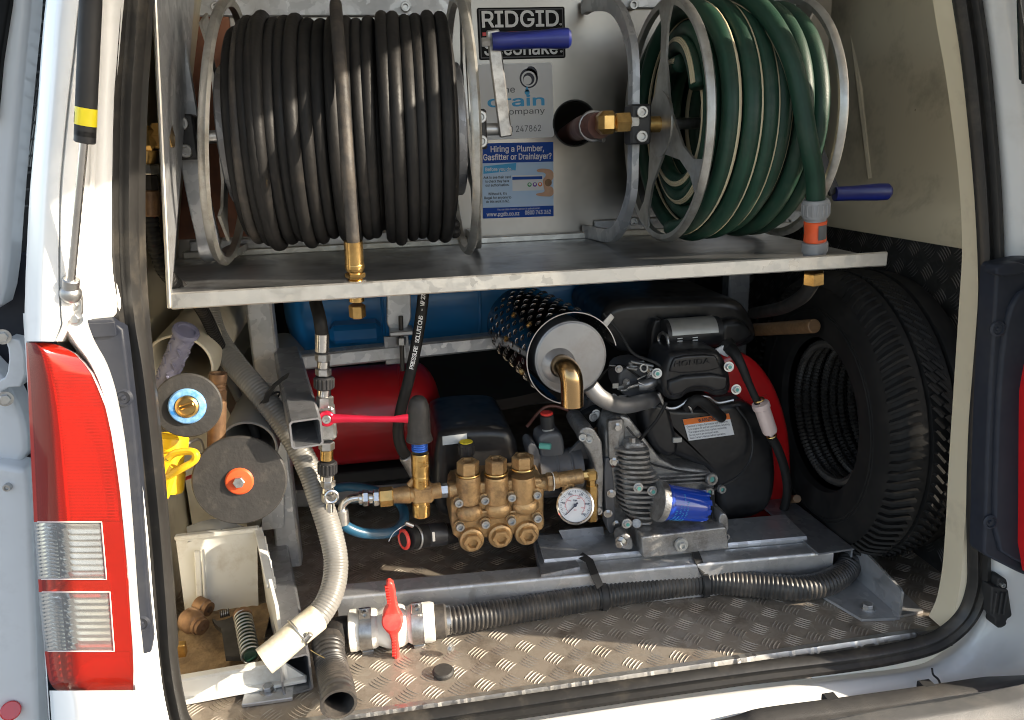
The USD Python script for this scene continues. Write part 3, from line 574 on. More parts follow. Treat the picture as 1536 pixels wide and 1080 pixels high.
# ================================================================ equipment frame: shelf, back panel, posts, base rails
YF, YB = .05, .52
ZT = P(828, 358, YB)[2]; ZL = P(800, 408, YF)[2]; ZB = P(800, 431, YF)[2]
XL, XR = P(255, 450, YF)[0], P(1330, 388, YF)[0]
rk = thing('equipment_frame', 'galvanised and stainless frame with a full width shelf, back panel and base rails', 'frame', (.85, .3, 0))
XBL = P(262, 385, YB)[0]
add(rk, 'shelf', prism([(XL, YF+.002), (XR, YF+.002), (XR+.01, YB), (XBL, YB)], (0, 0, ZT-.003), (1, 0, 0), (0, 1, 0), .003, (0, 0, 1)), 'tray_steel', label='dark stained stainless shelf tray')
def bar(a, b, w, h, up=(0, 0, 1), bev=.0015):
    """solid rectangular bar from a to b; w across, h along up"""
    a, b = np.asarray(a, float), np.asarray(b, float); d = unit(b-a); u = np.array(up, float); u = unit(u-d*u.dot(d)); s = np.cross(d, u)
    return rbox((a+b)/2, (np.linalg.norm(b-a), w, h), bev, np.stack([d, np.cross(u, d), u], 1))
def boxtube(a, b, w, h, t=.0025, up=(0, 0, 1)):
    """hollow rectangular tube, open at both ends"""
    a, b = np.asarray(a, float), np.asarray(b, float); d = unit(b-a); u = np.array(up, float); u = unit(u-d*u.dot(d)); s = np.cross(u, d)
    def rr(W, H, r): return [(x*(W/2)-(np.sign(x)*r*(1-abs(c))), y*(H/2)-(np.sign(y)*r*(1-abs(e)))) for x, y, c, e in ((1, 1, 1, .0), (1, 1, .0, 1), (-1, 1, 0, 1), (-1, 1, 1, 0), (-1, -1, 1, 0), (-1, -1, 0, 1), (1, -1, 0, 1), (1, -1, 1, 0))]
    pl = Polygon(rr(w, h, .004)).difference(Polygon(rr(w-2*t, h-2*t, .003)))
    return prism(pl, a, s, u, np.linalg.norm(b-a), d)
lip = add(rk, 'shelf_lip', rbox(((XL+XR)/2, YF, (ZL+ZB)/2), (XR-XL, .006, ZL-ZB), .002), 'bright_alu', label='bright folded front edge of the shelf')
add(rk, 'shelf_gusset', bar((XL+.01, YF+.02, ZB+.002), (XR-.01, YF+.02, ZB+.002), .034, .003), 'galvanised')
# left end plate, splayed outwards to the back
A, B = P(255, 462, YF), P(233, 0, YF); B = A+(B-A)*1.6
ep = np.array([A, B, [B[0]-.035, YB, B[2]], [XBL, YB, A[2]]])
nn = unit(np.cross(ep[1]-ep[0], ep[3]-ep[0]))*.0035
v = np.vstack([ep, ep+nn]); f = [[0, 1, 2], [0, 2, 3], [4, 6, 5], [4, 7, 6], [0, 5, 1], [0, 4, 5], [1, 6, 2], [1, 5, 6], [2, 7, 3], [2, 6, 7], [3, 4, 0], [3, 7, 4]]
g = trimesh.Trimesh(v, f, process=False); trimesh.repair.fix_normals(g)
add(rk, 'end_plate', g, 'galvanised', False)
add(rk, 'end_plate_edge', bar(A+[0, -.003, 0], B+[0, -.003, 0], .005, .005, (0, 1, 0)), 'bright_alu')
# back panel with a round hole
hc = P(862, 185, YB); XPR = P(1233, 200, YB)[0]
pan = Polygon([(XBL, ZT), (XPR, ZT), (XPR, 1.25), (XBL+.05, 1.25)]).difference(Point(hc[0], hc[2]).buffer(.044, 24))
bpn = add(rk, 'back_panel', prism(pan, (0, YB, 0), *XZ, .004, (0, 1, 0)), 'stainless', 20, 'stainless back panel with a round hole')
add(bpn, 'hole_lining', lathe([(.044, 0), (.044, .03), (.041, .03), (.041, -.002), (.044, -.002), (.044, 0)], (hc[0], YB, hc[2]), (0, 1, 0), 40), 'matt_black')
add(rk, 'bottom_flange', bar((XBL+.02, YB-.012, ZT+.006), (XPR, YB-.012, ZT+.006), .022, .012), 'bright_alu')
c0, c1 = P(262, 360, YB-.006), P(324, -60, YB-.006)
add(rk, 'reflection_plate', rbox(((c0[0]+c1[0])/2-.015, YB-.004, (c0[2]+1.2)/2), (c1[0]-c0[0]+.05, .004, 1.2-c0[2]), .001), 'copper_reflection', label='added reddish brown plate painted as a reflection in the back panel, behind the left end of the black hose reel')  # added plate, its colour paints a coppery reflection onto the steel
for x0, x1, y0, y1 in ((283, 682, -30, 24), (283, 682, 352, 372), (888, 1215, -30, 12), (892, 1215, 323, 345)):
    st_ = add(rk, 'mounting_strip', pbox(x0, y0, x1, y1, YB-.010, .008, .002), 'galvanised')
    for x in ((325, 608) if x0 < 500 else (949, 1180)): add(st_, 'bolt', capscrew(P(x, {-30: 11, 352: 361, 323: 333}.get(y0) if x0 < 500 else (8 if y0 < 0 else 332), YB-.011), (0, -1, 0), .0085), 'zinc_steel')
# posts and beams below the shelf
def vpost(px0, px1, py0, Y, z0, w=None):
    a, b = P(px0, py0, Y), P(px1, py0, Y); return boxtube(((a[0]+b[0])/2, Y+.02, z0), ((a[0]+b[0])/2, Y+.02, ZT-.004), .04 if w is None else w, b[0]-a[0], up=(1, 0, 0))
add(rk, 'post', vpost(373, 412, 500, .42, .02), 'galvanised', label='pale galvanised front left post')
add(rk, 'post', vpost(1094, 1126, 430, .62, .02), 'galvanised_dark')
ub0, ub1 = P(446, 541, .50), P(760, 509, .52)
add(rk, 'cross_beam', boxtube(ub0, ub1+(ub1-ub0)*.2, .04, .030), 'galvanised', label='galvanised cross beam behind the valve stack')
tb = (P(437, 628, .10)+P(482, 672, .10))/2; te = (P(413, 525, .42)+P(446, 560, .42))/2+[0, .02, -.0]
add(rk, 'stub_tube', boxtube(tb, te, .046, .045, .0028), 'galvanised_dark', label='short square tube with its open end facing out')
# left base rail
r0 = (P(423, 986, .062)+P(467, 1052, .062))/2; r0[2] = .036
r1 = P(409, 790, Z=.066); r1[2] = .036
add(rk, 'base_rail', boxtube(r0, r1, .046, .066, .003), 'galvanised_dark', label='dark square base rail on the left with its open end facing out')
fp_ = add(rk, 'foot_plate', rbox((r0[0]-.045, r0[1]+.012, .004), (.075, .05, .006), .001), 'galvanised'); add(fp_, 'foot_bolt', hexbolt((r0[0]-.046, r0[1]+.012, .007), (0, 0, 1), .009), 'zinc_steel')
add(rk, 'rail_bracket', puff([(392, 796), (426, 792), (426, 712), (398, 714)], .405, .004, .001, 0), 'galvanised')
# front beam: channel with a raised ledge
f0, f1 = P(505, 896, Z=.070), P(1243, 828, Z=.070); d = unit((f1-f0)*[1, 1, 0]); nb = np.array([-d[1], d[0], 0.0]); L = np.linalg.norm((f1-f0)[:2])
prof = np.array([(0, .002), (0, .064), (.002, .068), (.005, .070), (.040, .070), (.042, .0715), (.044, .078), (.046, .080), (.095, .080), (.095, .076), (.046, .076), (.040, .066), (.004, .066), (.004, .002)])
q = Polygon([(-a, b) for a, b in prof])
o = np.array([f0[0], f0[1], 0])
def beamsec(profile, start, length): return prism(Polygon(profile), start, nb, (0, 0, 1), length, d)
add(rk, 'front_beam', beamsec(prof[:5].tolist()+[(.040, .066), (.004, .066), (.004, .002)], o, L+.01), 'galvanised', label='galvanised channel along the front of the engine base')
g2 = P(822, 858, Z=.080); k2 = (g2-f0).dot(d)
add(rk, 'engine_rail', beamsec([(.043, .060), (.043, .076), (.046, .080), (.135, .080), (.135, .060)], o+d*k2, L-k2-.02), 'galvanised')
add(rk, 'side_rail', prism([P(800, 800, Z=.075)[:2], P(838, 800, Z=.075)[:2], P(870, 850, Z=.075)[:2], P(812, 862, Z=.075)[:2]], (0, 0, .045), (1, 0, 0), (0, 1, 0), .03, (0, 0, 1)), 'galvanised_dark')
add(rk, 'cheek_plate', puff([(838, 796), (905, 790), (912, 835), (862, 845)], .30, .004, .001, 0), 'galvanised_dark')
# right angle iron running back along the tyres
t0, t1 = P(1262, 812, Z=.072), P(1185, 752, Z=.072); t1 = t0+(t1-t0)*1.6; w0 = P(1283, 822, Z=.072)
t0[1] = .165; t1[0] = t0[0]-.012
add(rk, 'angle_iron', cat(bar((t0[0]-.03, t0[1]-.01, .0715), (t1[0]-.03, t1[1], .0715), .075, .004), bar((t0[0]+.009, .165, .037), (t1[0]+.009, t1[1], .037), .004, .066)), 'galvanised_dark', label='angle iron on the right side of the engine base')
e0, e1 = P(1343, 920, Z=.002), P(1290, 838, Z=.07)
pl = [(.040, .002), (.22, .002), (.22, .072), (.165, .072), (.046, .055), (.040, .050)]
xg = t0[0]+.009
add(rk, 'angle_end', prism(Polygon(pl), (xg+.012, 0, 0), (0, 1, 0), (0, 0, 1), .0045, (1, 0, 0)), 'galvanised', label='galvanised angle end standing on the right foot plate')
f_ = add(rk, 'foot_plate', prism([(xg-.055, .045), (xg+.0, .036), (xg+.012, .036), (xg+.012, .18), (xg-.09, .15)], (0, 0, .001), (1, 0, 0), (0, 1, 0), .005, (0, 0, 1)), 'galvanised', label='right foot plate bolted through the floor'); add(f_, 'foot_bolt', hexbolt((xg-.026, .072, .006), (0, 0, 1), .009), 'zinc_steel')
add(rk, 'foot_plate', prism([(xg+.0165, .040), (xg+.062, .044), (xg+.070, .15), (xg+.0165, .18)], (0, 0, .001), (1, 0, 0), (0, 1, 0), .005, (0, 0, 1)), 'galvanised')
add(rk, 'rear_beam', boxtube(P(425, 745, .62), P(900, 715, .62), .04, .04), 'galvanised_dark')
# ================================================================ hose reels on the shelf
YA = .27
def bearing(parent, x, z, w=.026, h=.060):
    b = add(parent, 'bearing_block', rbox((x, YA-.012, z), (w, .036, h), .003), 'black_plastic')
    for s in (-1, 1): add(b, 'bolt', capscrew((x, YA-.031, z+s*h*.30), (0, -1, 0), .0095, .006), 'zinc_steel')
def flange_ring(parent, x, z, R, tilt=.0, w=.011, label=None):
    return add(parent, 'flange', lathe([(R-.012, -.004), (R-.004, -.006), (R, -.002), (R+.001, .004), (R-.004, .008), (R-.012, .006), (R-.012, -.004)], (x, YA, z), (1, 0, -tilt), 72), 'flange_steel', 40, label)
def spoke(x, z, R, ang, w0, w1, th=.004, r0=.02):
    c, s = math.cos(ang), math.sin(ang)
    def pt(r, t): return (YA+r*c-t*s, z+r*s+t*c)
    pl = [pt(r0, -w0), pt(r0+.03, -w0*.75), pt(R*.55, -w1*.9), pt(R*.8, -w1), pt(R-.006, -w1*2.2), pt(R-.006, w1*2.2), pt(R*.8, w1), pt(R*.55, w1*.9), pt(r0+.03, w0*.75), pt(r0, w0)]
    return prism(Polygon(pl), (x, 0, 0), (0, 1, 0), (0, 0, 1), th, (1, 0, 0))
def cbracket(pts, w=.022, t=.011):
    p = spline(np.array(pts), 8); return sweep(p, np.array([(-w, -t), (-w*.6, -t*1.2), (w*.6, -t*1.2), (w, -t), (w, t), (-w, t)])*.5, up=(1, 0, 0))
# ---- black jetting hose reel on the left
zl = .833
xa, xb = .400, .750
RL = zl-ZT-.001 if zl-ZT < .24 else .225
RL = .192
r1 = thing('hose_reel', 'steel hose reel with a blue grip crank, holding the black hose', 'hose reel', ((xa+xb)/2, YA, ZT))
flange_ring(r1, xa, zl, RL, .14); fr = flange_ring(r1, xb, zl, RL+.002)
for k in (0, 1, 2): add(r1, 'spoke', spoke(xb+.004, zl, RL, PI/2+.25+k*2*PI/3, .05, .016), 'flange_steel')
for k in (0, 1, 2): add(r1, 'spoke', spoke(xa-.006+.06*(0), zl, RL-.02, PI/2-.35+.7+k*2*PI/3, .045, .014), 'flange_steel')
add(r1, 'drum', cyl((xa, YA, zl), (xb, YA, zl), .10, 40, .002), 'galvanised_dark')
xla, xrb = P(283, 203, YA)[0], P(717, 191, YA)[0]
add(r1, 'axle', cyl((xla-.05, YA, zl), (xrb+.042, YA, zl), .0095), 'zinc_steel')
bearing(r1, xla, zl, .032, .064); bearing(r1, xrb, zl, .020, .060)
add(r1, 'bracket', cbracket([(xla-.010, YB-.012, zl+.27), (xla-.008, YA+.05, zl+.24), (xla-.004, YA+.012, zl+.15), (xla, YA+.008, zl+.03), (xla+.001, YA+.008, zl-.06), (xla+.006, YA+.010, zl-.14), (xla+.010, YA+.022, zl-.182), (xla+.012, YB-.012, zl-.192)], .012, .030), 'galvanised', label='flat galvanised upright at the left of the black hose reel')
x = xrb-.008
add(r1, 'bracket', cbracket([(x+.012, YB-.012, zl+.27), (x+.008, YA+.10, zl+.25), (x, YA+.015, zl+.16), (x, YA+.006, zl+.04), (x, YA+.006, zl-.05), (x+.004, YA+.03, zl-.15), (x+.012, YA+.10, zl-.187), (x+.016, YB-.012, zl-.192)], .026), 'flange_steel')
ca = np.array([xrb+.042, YA, zl]); cb = P(738, 52, YA-.02)
arm = add(r1, 'crank_arm', bar(ca+[0, -.012, -.012], cb+[0, -.006, .006], .008, .020, (1, 0, 0), .002), 'zinc_steel')
ga, gb = P(727, 63, YA-.045), P(829, 58, YA-.055)
ga = np.array([cb[0]-.002, cb[1]-.012, P(727, 63, YA-.03)[2]]); gb = ga+[.118, -.012, .003]
dr = gb-ga
add(r1, 'crank_grip', lathe([(0, 0), (.0125, 0), (.0135, .01), (.0125, .03), (.0128, .07), (.0148, .10), (.0145, .115), (.0105, .119), (0, .119)], ga, dr, 26), 'blue_grip')
add(r1, 'crank_nut', hexnut(ga-unit(dr)*.016, ga-unit(dr)*.002, .007), 'zinc_steel')

# ---- the black hose wound on it
hs = thing('jetting_hose', 'black rubber jetting hose wound on the left reel with a brass end fitting', 'hose', ((xa+xb)/2, YA, ZT))
def wound(x0, x1, turns, R, r, seed, jit=.003, a0=-PI/2, n=56, lean=0.0, steep=2.0):
    """one helical layer; most of each step across is made at the back"""
    g = np.random.default_rng(seed); N = int(turns*n); s = np.arange(N+1)/n
    step = (x1-x0)/turns; kx = g.normal(0, step*.14, int(turns)+3); kr = g.normal(0, jit, int(turns)+3)
    i = np.floor(s).astype(int); t = s-i
    e = t*t*(3-2*t)
    jx = kx[i]*(1-e)+kx[i+1]*e; jr = kr[i]*(1-e)+kr[i+1]*e
    ang = a0+2*PI*s
    x = x0+step*s+jx+lean*np.sin(ang)
    return np.stack([x, YA+(R+jr)*np.sin(ang), zl_*1+(R+jr)*np.cos(ang)], 1)
zl_ = zl
RH = .1618; hr = .0096
turns = 14.0
p = wound(xa+.058, xb-.018, 16, RH-.001, hr, 11, .0056, PI, lean=.004)
main = add(hs, 'outer_turns', sweep(p, circ(12, hr), up=None), 'rubber_hose', True)
p = wound(xa+.022, xb-.016, 18, RH-.018, hr, 12, .002, PI); add(hs, 'inner_turns', sweep(p, circ(10, hr)), 'rubber_hose', True)
# loose slanting turns at the left
for k, (tx, bx, R_) in enumerate(((336, 362, RH-.008), (344, 382, RH-.004), (368, 398, RH+.003))):
    a = np.linspace(-.15, 1.15, 40)*PI; xs_ = np.interp(np.cos(a), (-1, 1), (P(bx, 350, .1)[0], P(tx+8, 60, .1)[0]))
    q = np.stack([xs_, YA-R_*np.sin(a), zl+R_*np.cos(a)], 1); add(hs, 'loose_turn', sweep(q, circ(12, hr*(.92 if k else .85))), 'dusty_hose' if k == 0 else 'rubber_hose', True)
# free end coming over the top and down the front
a = np.linspace(-.55, .46, 30)*PI; R_ = RH+.0185
q0 = np.stack([np.interp(a, (a[0], a[-1]), (P(505, 20, .1)[0]-.01, P(516, 160, .08)[0])), YA-R_*np.sin(a), zl+R_*np.cos(a)], 1)
q1 = np.array([P(520, 230, .058), P(525, 300, .062), P(530, 366, .068)])
q = spline(np.vstack([q0[::3], q1]), 5)
add(hs, 'free_end', sweep(q, circ(14, hr*.9)), 'dusty_hose', True, 'dusty free end of the black hose')
fe = P(530, 366, .072); fd = unit(P(535, 450, .082)-fe)
ft = add(hs, 'end_fitting', lathe([(0, -.004), (.0125, -.004), (.0125, 0), (.0125, .034), (.0115, .037), (.009, .038), (.009, .048), (.0105, .049), (.0105, .080), (.0, .080)], fe, fd, 28), 'brass')
add(ft, 'hex_nut', hexnut(fe+fd*.040, fe+fd*.047, .0138), 'brass'); add(ft, 'hex_nut', hexnut(fe+fd*.050, fe+fd*.063, .0145), 'zinc_steel')
add(ft, 'nozzle', hexnut(fe+fd*.086, fe+fd*.104, .0115), 'brass'); add(ft, 'sleeve_ring', lathe([(.0126, .027), (.0132, .028), (.0132, .033), (.0126, .034)], fe, fd, 24), 'brass')
# ---- green hose reel on the right
zr = .834; zl_ = zr
xc, xd = 1.086, 1.290
RR = .187
r2 = thing('hose_reel', 'steel hose reel with three spokes, holding the green hose', 'hose reel', ((xc+xd)/2, YA, ZT))
flange_ring(r2, xc, zr, RR+.004, label='three spoked left flange'); flange_ring(r2, xd, zr, RR+.004)
for k, an in enumerate((PI/2-.12, PI+.62+.9, -.80-.35+.3)):
    add(r2, 'spoke', spoke(xc-.005, zr, RR, (PI/2+.05, math.radians(206), math.radians(295))[k], .040, .013), 'flange_steel')
    add(r2, 'spoke', spoke(xd+.004, zr, RR, PI/2+.3+k*2*PI/3, .045, .014), 'flange_steel')
add(r2, 'hub_plate', lathe([(0, -.002), (.052, -.002), (.052, .003), (0, .003)], (xc-.005, YA, zr), (1, 0, 0), 40), 'flange_steel')
add(r2, 'hub_collar', cyl((xc-.030, YA, zr), (xc-.004, YA, zr), .013), 'brass')
xbk = P(962, 182, YA-.03)[0]
add(r2, 'axle', cyl((xbk-.02, YA, zr), (xd+.05, YA, zr), .0095), 'zinc_steel')
bearing(r2, xbk, zr, .034, .062)
add(r2, 'bracket', cbracket([(xbk-.02, YB-.012, zr+.215), (xbk-.012, YB-.05, zr+.215), (xbk-.004, YA+.09, zr+.19), (xbk, YA+.02, zr+.12), (xbk, YA+.008, zr+.02), (xbk, YA+.008, zr-.05), (xbk, YA+.02, zr-.12), (xbk-.004, YA+.09, zr-.185), (xbk-.012, YB-.05, zr-.195), (xbk-.02, YB-.012, zr-.195)], .024, .012), 'galvanised', label='curved galvanised bracket of the green hose reel')
add(r2, 'bracket', cbracket([(xd+.03, YB-.012, zr+.2), (xd+.03, YA+.09, zr+.18), (xd+.03, YA, zr+.05), (xd+.03, YA, zr-.05), (xd+.03, YA+.09, zr-.18), (xd+.03, YB-.012, zr-.19)]), 'galvanised')
gp = P(1252, 291, YA-.03); gq = P(1318, 288, YA-.04)
add(r2, 'crank_arm', bar((xd+.052, YA, zr), gp+[.0, .0, 0], .008, .020, (1, 0, 0)), 'matt_black')
add(r2, 'crank_grip', lathe([(0, 0), (.012, 0), (.0125, .03), (.0145, .075), (.014, .092), (.010, .097), (0, .097)], gp, gq-gp, 24), 'blue_grip')
# ---- green hose
gh = thing('garden_hose', 'dark green striped hose wound on the right reel with a grey and orange connector', 'hose', ((xc+xd)/2, YA, ZT))
gr = .0137
def green(path, name, s0=0, stripes=(0.0, .22), turnrate=.0, up0=(1, 0, 0), label=None):
    par = add(gh, name, sweep(path, circ(14, gr)), 'green_hose', True, label)
    t = np.gradient(path, axis=0); t /= np.linalg.norm(t, axis=1, keepdims=True)
    ctr = np.array([0, YA, zr]); rad = path-ctr; rad[:, 0] = 0; rad -= t*(rad*t).sum(1, keepdims=True); rad /= np.linalg.norm(rad, axis=1, keepdims=True)
    ax = np.cross(t, rad); s = np.arange(len(path))
    for k in stripes:
        ph = s0+k+turnrate*s
        q = path+(rad*np.cos(ph)[:, None]+ax*np.sin(ph)[:, None])*gr*.985
        add(par, 'stripe', sweep(q, circ(6, .0017)), 'hose_stripe', True)
RG = RR-.014
for k, (R_, n_, s0) in enumerate(((RG, 6.0, .55), (RG-.026, 6, 2.2), (RG-.052, 6, -1.2), (RG-.078, 6, -1.5))):
    p = wound(xc+.019+(.004 if k % 2 else 0), xd-.022, n_, R_, gr, 31+k, .0035, PI+k, n=60, lean=(-.012, .006, .01, 0)[k])
    green(p, 'outer_turns' if k == 0 else 'inner_turns', s0, (0, .20, .40, 1.9, 2.1) if k == 0 else (0, .2, .4), .0042*(1 if k % 2 == 0 else -1))
# outermost end: over the top, down the front into the connector
a = np.linspace(-.35, .44, 26)*PI; R_ = RG+.026
q0 = np.stack([np.interp(a, (a[0], a[-1]), (P(1090, 10, .1)[0], P(1196, 150, .08)[0])), YA-R_*np.sin(a), zr+R_*np.cos(a)], 1)
ce = P(1224, 303, .082)
q = spline(np.vstack([q0[::3], [P(1212, 210, .062), P(1222, 262, .074), ce]]), 6)
green(q, 'free_end', 2.6, (0, .22), 0)
cd_ = unit(P(1221, 405, .092)-ce)
cn = add(gh, 'connector', lathe([(0, -.004), (.0175, -.004), (.0195, 0), (.0195, .020), (.0175, .024), (.0155, .024), (.0155, .030), (0, .030)], ce, cd_, 28), 'grey_plastic', label='grey and orange hose connector')
for k in range(16):
    a_ = k*PI/8; fr_ = frame_to(cd_); o_ = ce+(fr_[:, 0]*math.cos(a_)+fr_[:, 1]*math.sin(a_))*.0192
    add(cn, 'grip_rib', bar(o_+cd_*.001, o_+cd_*.019, .003, .003, unit(o_-ce), .0008), 'grey_plastic')
add(cn, 'orange_sleeve', lathe([(.0155, .028), (.0168, .029), (.0158, .040), (.0158, .046), (.0168, .058), (.0155, .060)], ce, cd_, 28), 'orange_plastic')
fr_ = frame_to(cd_)
for a_ in (-2.2, .4, 2.6):
    add(cn, 'grey_window', lathe([(.0166, .033), (.0172, .036), (.0172, .052), (.0166, .055)], ce, cd_, 12, a_, a_+.9), 'dark_grey_plastic')
add(cn, 'lower_ring', lathe([(.0155, .060), (.0185, .061), (.0192, .064), (.0192, .074), (.0180, .077), (.0165, .078), (.0165, .084), (0, .084)], ce, cd_, 40), 'grey_plastic')
add(cn, 'tap_thread', lathe([(.0125, .084), (.0125, .096), (0, .096)], ce, cd_, 24), 'white_plastic')
add(cn, 'brass_tail', hexnut(ce+cd_*.108, ce+cd_*.128, .0165), 'brass')

# ---- fittings feeding the reels
sw = thing('brass_swivel', 'brass swivel fitting between the panel hole and the green hose reel', 'fitting', tuple(P(915, 186, YA)))
y_ = YA-.02
a, b, c, d_ = P(889, 190, y_+.06), P(897, 184, y_), P(922, 184, y_), P(944, 183, y_)
add(sw, 'block', rbox((b+c)/2, (c[0]-b[0]+.004, .034, .036), .008), 'brass'); add(sw, 'hex', hexnut(c, d_, .0165), 'brass')
add(sw, 'thread_tape', cyl(d_, P(956, 183, y_), .012), 'white_plastic')
add(sw, 'hose', tube([P(900, 188, y_+.02), P(880, 190, y_+.10), P(864, 196, YB+.02), P(850, 205, YB+.12)], .021, 16), 'rust_hose'); add(sw, 'clamp', torus(P(890, 189, y_+.062), P(880, 190, y_+.10)-P(900, 188, y_+.02), .022, .004, 28, 8), 'zinc_steel')
add(sw, 'clamp_screw', cyl(P(893, 207, y_+.05), P(906, 210, y_+.03), .004), 'zinc_steel')
el = thing('brass_elbow', 'brass elbow with a braided black hose left of the shelf end plate', 'fitting', tuple(P(217, 210, .12)))
y_ = .12
add(el, 'body', pbox(206, 188, 231, 226, y_-.02, .04, .006), 'brass'); add(el, 'side_hex', hexnut(P(231, 204, y_), P(258, 203, y_), .018), 'brass')
a, b = P(219, 224, y_), P(219, 246, y_); add(el, 'taper', cyl(a, b, (.016, .011)), 'brass')
c = P(221, 262, y_); add(el, 'swivel_nut', hexnut(b, c, .016), 'zinc_steel'); d_ = P(223, 285, y_); add(el, 'adaptor', hexnut(c, d_, .013), 'cable_steel'); e_ = P(226, 324, y_); add(el, 'crimp', cyl(d_, e_, .0135), 'rusty_brass')
add(el, 'hose', corrugated([P(226, 322, y_), P(229, 350, y_), P(236, 380, y_+.01), P(252, 414, y_+.03), P(300, 460, y_+.12), P(330, 520, y_+.2)], .0095, .006, .0007, 12), 'rubber_hose', True)

# ================================================================ stickers on the back panel
def sticker(name, label, x0, y0, x1, y1, x2, y2, x3, y3, mat):
    """pixel corners: top left, top right, bottom right, bottom left"""
    tl_, tr_, br, bl = (P(x, y, YB-.001) for x, y in ((x0, y0), (x1, y1), (x2, y2), (x3, y3)))
    W, H = (np.linalg.norm(tr_-tl_)+np.linalg.norm(br-bl))/2, (np.linalg.norm(tl_-bl)+np.linalg.norm(tr_-br))/2
    ux = unit((tr_-tl_)+(br-bl)); uy = unit(np.array([0, 0, 1])-ux*ux[2]); o = (tl_+tr_+br+bl)/4-ux*W/2-uy*H/2
    t = thing(name, label, 'sticker', o)
    nrm_ = np.cross(ux, uy)
    r = min(W, H)*.04; poly = Polygon([(0, 0), (W, 0), (W, H), (0, H)]).buffer(-r).buffer(r, 6)
    add(t, 'sheet', prism(poly, o, ux, uy, .0006), mat, False)
    S = lambda u, v, l=0: o+ux*(u*W)+uy*(v*H)+nrm_*(.0006+.0003*l)
    def txt(part, s, u, v, h, mat, width=None, bold=False, l=1, center=False): add(t, part, text(s, h*H, S(u, v, l), ux, uy, width*W if width else None, bold, .0002, center), mat, False)
    def block(part, pts, mat, l=0): add(t, part, prism([(a*W, b*H) for a, b in pts], o+nrm_*(.0006+.0003*l), ux, uy, .0003), mat, False)
    return t, S, txt, block, W, H, ux, uy, nrm_, o
t, S, txt, block, W, H, ux, uy, nn_, o = sticker('brand_sticker', 'black sticker reading RIDGID behind the blue crank grip', 716, 12, 847, 10, 848, 87, 718, 90, 'sticker_black')
block('border', [(.02, .03), (.98, .03), (.98, .97), (.02, .97)], 'ink_grey'); block('field', [(.03, .05), (.97, .05), (.97, .95), (.03, .95)], 'sticker_black', 1)
txt('lettering', 'RIDGID', .05, .63, .30, 'sticker_white', .88, True, 2); txt('lettering', '®', .935, .63, .05, 'sticker_white', .03, False, 2)
block('red_stripe', [(.05, .46), (.94, .48), (.94, .55), (.05, .53)], 'ink_red', 2)
txt('lettering', 'SeeSnake', .06, .09, .27, 'sticker_white', .85, True, 2); txt('lettering', '®', .935, .10, .05, 'sticker_white', .03, False, 2)
t, S, txt, block, W, H, ux, uy, nn_, o = sticker('company_sticker', 'white sticker reading the drain company with a tap drip logo', 719, 97, 829, 93, 830, 206, 721, 210, 'sticker_white')
txt('lettering', 'the', .29, .62, .085, 'ink_grey', .19); txt('lettering', 'company', .31, .33, .075, 'ink_grey', .57); txt('phone_number', '0800 247862', .20, .09, .085, 'ink_grey', .62)
txt('lettering', 'drain', .10, .44, .135, 'sticker_light_blue', .78, True)
def disc(part, u, v, r, mat, l, sx=1.0, rot=0): 
    pl = affinity.rotate(affinity.scale(Point(u*W, v*H).buffer(r*W, 16), sx, 1), rot); add(t, part, prism(pl, o+nn_*(.0006+.0003*l), ux, uy, .0003), mat, False)
pipe_ = affinity.rotate(Polygon([(.60*W, .70*H), (.70*W, .70*H), (.70*W, .90*H), (.60*W, .90*H)]), 0)
disc('pipe_logo', .72, .87, .088, 'ink_dark', 1, .8, 30); disc('pipe_logo', .675, .80, .125, 'ink_dark', 1); disc('pipe_logo', .672, .793, .100, 'sticker_white', 2); disc('pipe_logo', .672, .790, .078, 'ink_dark', 3); disc('pipe_logo', .655, .775, .056, 'sticker_white', 4)
disc('drop_logo', .645, .615, .034, 'sticker_light_blue', 2); block('drop_logo', [(.614, .625), (.676, .625), (.645, .70)], 'sticker_light_blue', 2)
t, S, txt, block, W, H, ux, uy, nn_, o = sticker('trade_notice', 'blue and white notice asking if you are hiring a plumber, gasfitter or drainlayer', 721, 216, 829, 212, 831, 325, 725, 327, 'sticker_sky')
block('header', [(0, .74), (1, .74), (1, 1), (0, 1)], 'sticker_blue'); block('footer', [(0, 0), (1, 0), (1, .145), (0, .145)], 'sticker_blue')
txt('lettering', 'Hiring a Plumber,', .5, .885, .075, 'sticker_white', .74, True, 1, True); txt('lettering', 'Gasfitter or Drainlayer?', .5, .78, .075, 'sticker_white', .95, True, 1, True)
block('ribbon', [(.02, .60), (.47, .635), (.48, .735), (.03, .70)], 'sticker_light_blue'); txt('lettering', 'Before you do...', .05, .635, .045, 'sticker_white', .40, True)
for k, s in enumerate(('Ask to see their card', 'to check they have', 'our authorisation.')): txt('lettering', s, .21, .535-k*.052, .033, 'ink_dark', (.38, .33, .33)[k], True, 1, True)
for k, s in enumerate(("Without it, it's", 'illegal for anyone to', 'do this work in NZ.')): txt('lettering', s, .21, .315-k*.052, .033, 'ink_dark', (.26, .38, .33)[k], True, 1, True)
block('card', [(.42, .36), (.86, .36), (.86, .57), (.42, .57)], 'sticker_white'); block('card_header', [(.42, .51), (.84, .51), (.84, .55), (.42, .55)], 'sticker_blue', 1)
for k, m_ in enumerate(('ink_green', 'ink_purple', 'ink_orange')): disc('card_symbol', .66+k*.075, .44, .03, m_, 2); disc('card_symbol', .66+k*.075, .445, .015, 'sticker_white', 3)
hp = chaikin([(.76, .64), (.84, .655), (1.0, .63), (1.0, .50), (.93, .47), (.90, .42), (1, .40), (1.0, .27), (.86, .275), (.75, .29), (.75, .32), (.88, .33), (.86, .40), (.84, .50), (.90, .56), (.87, .60), (.77, .605)], 2)
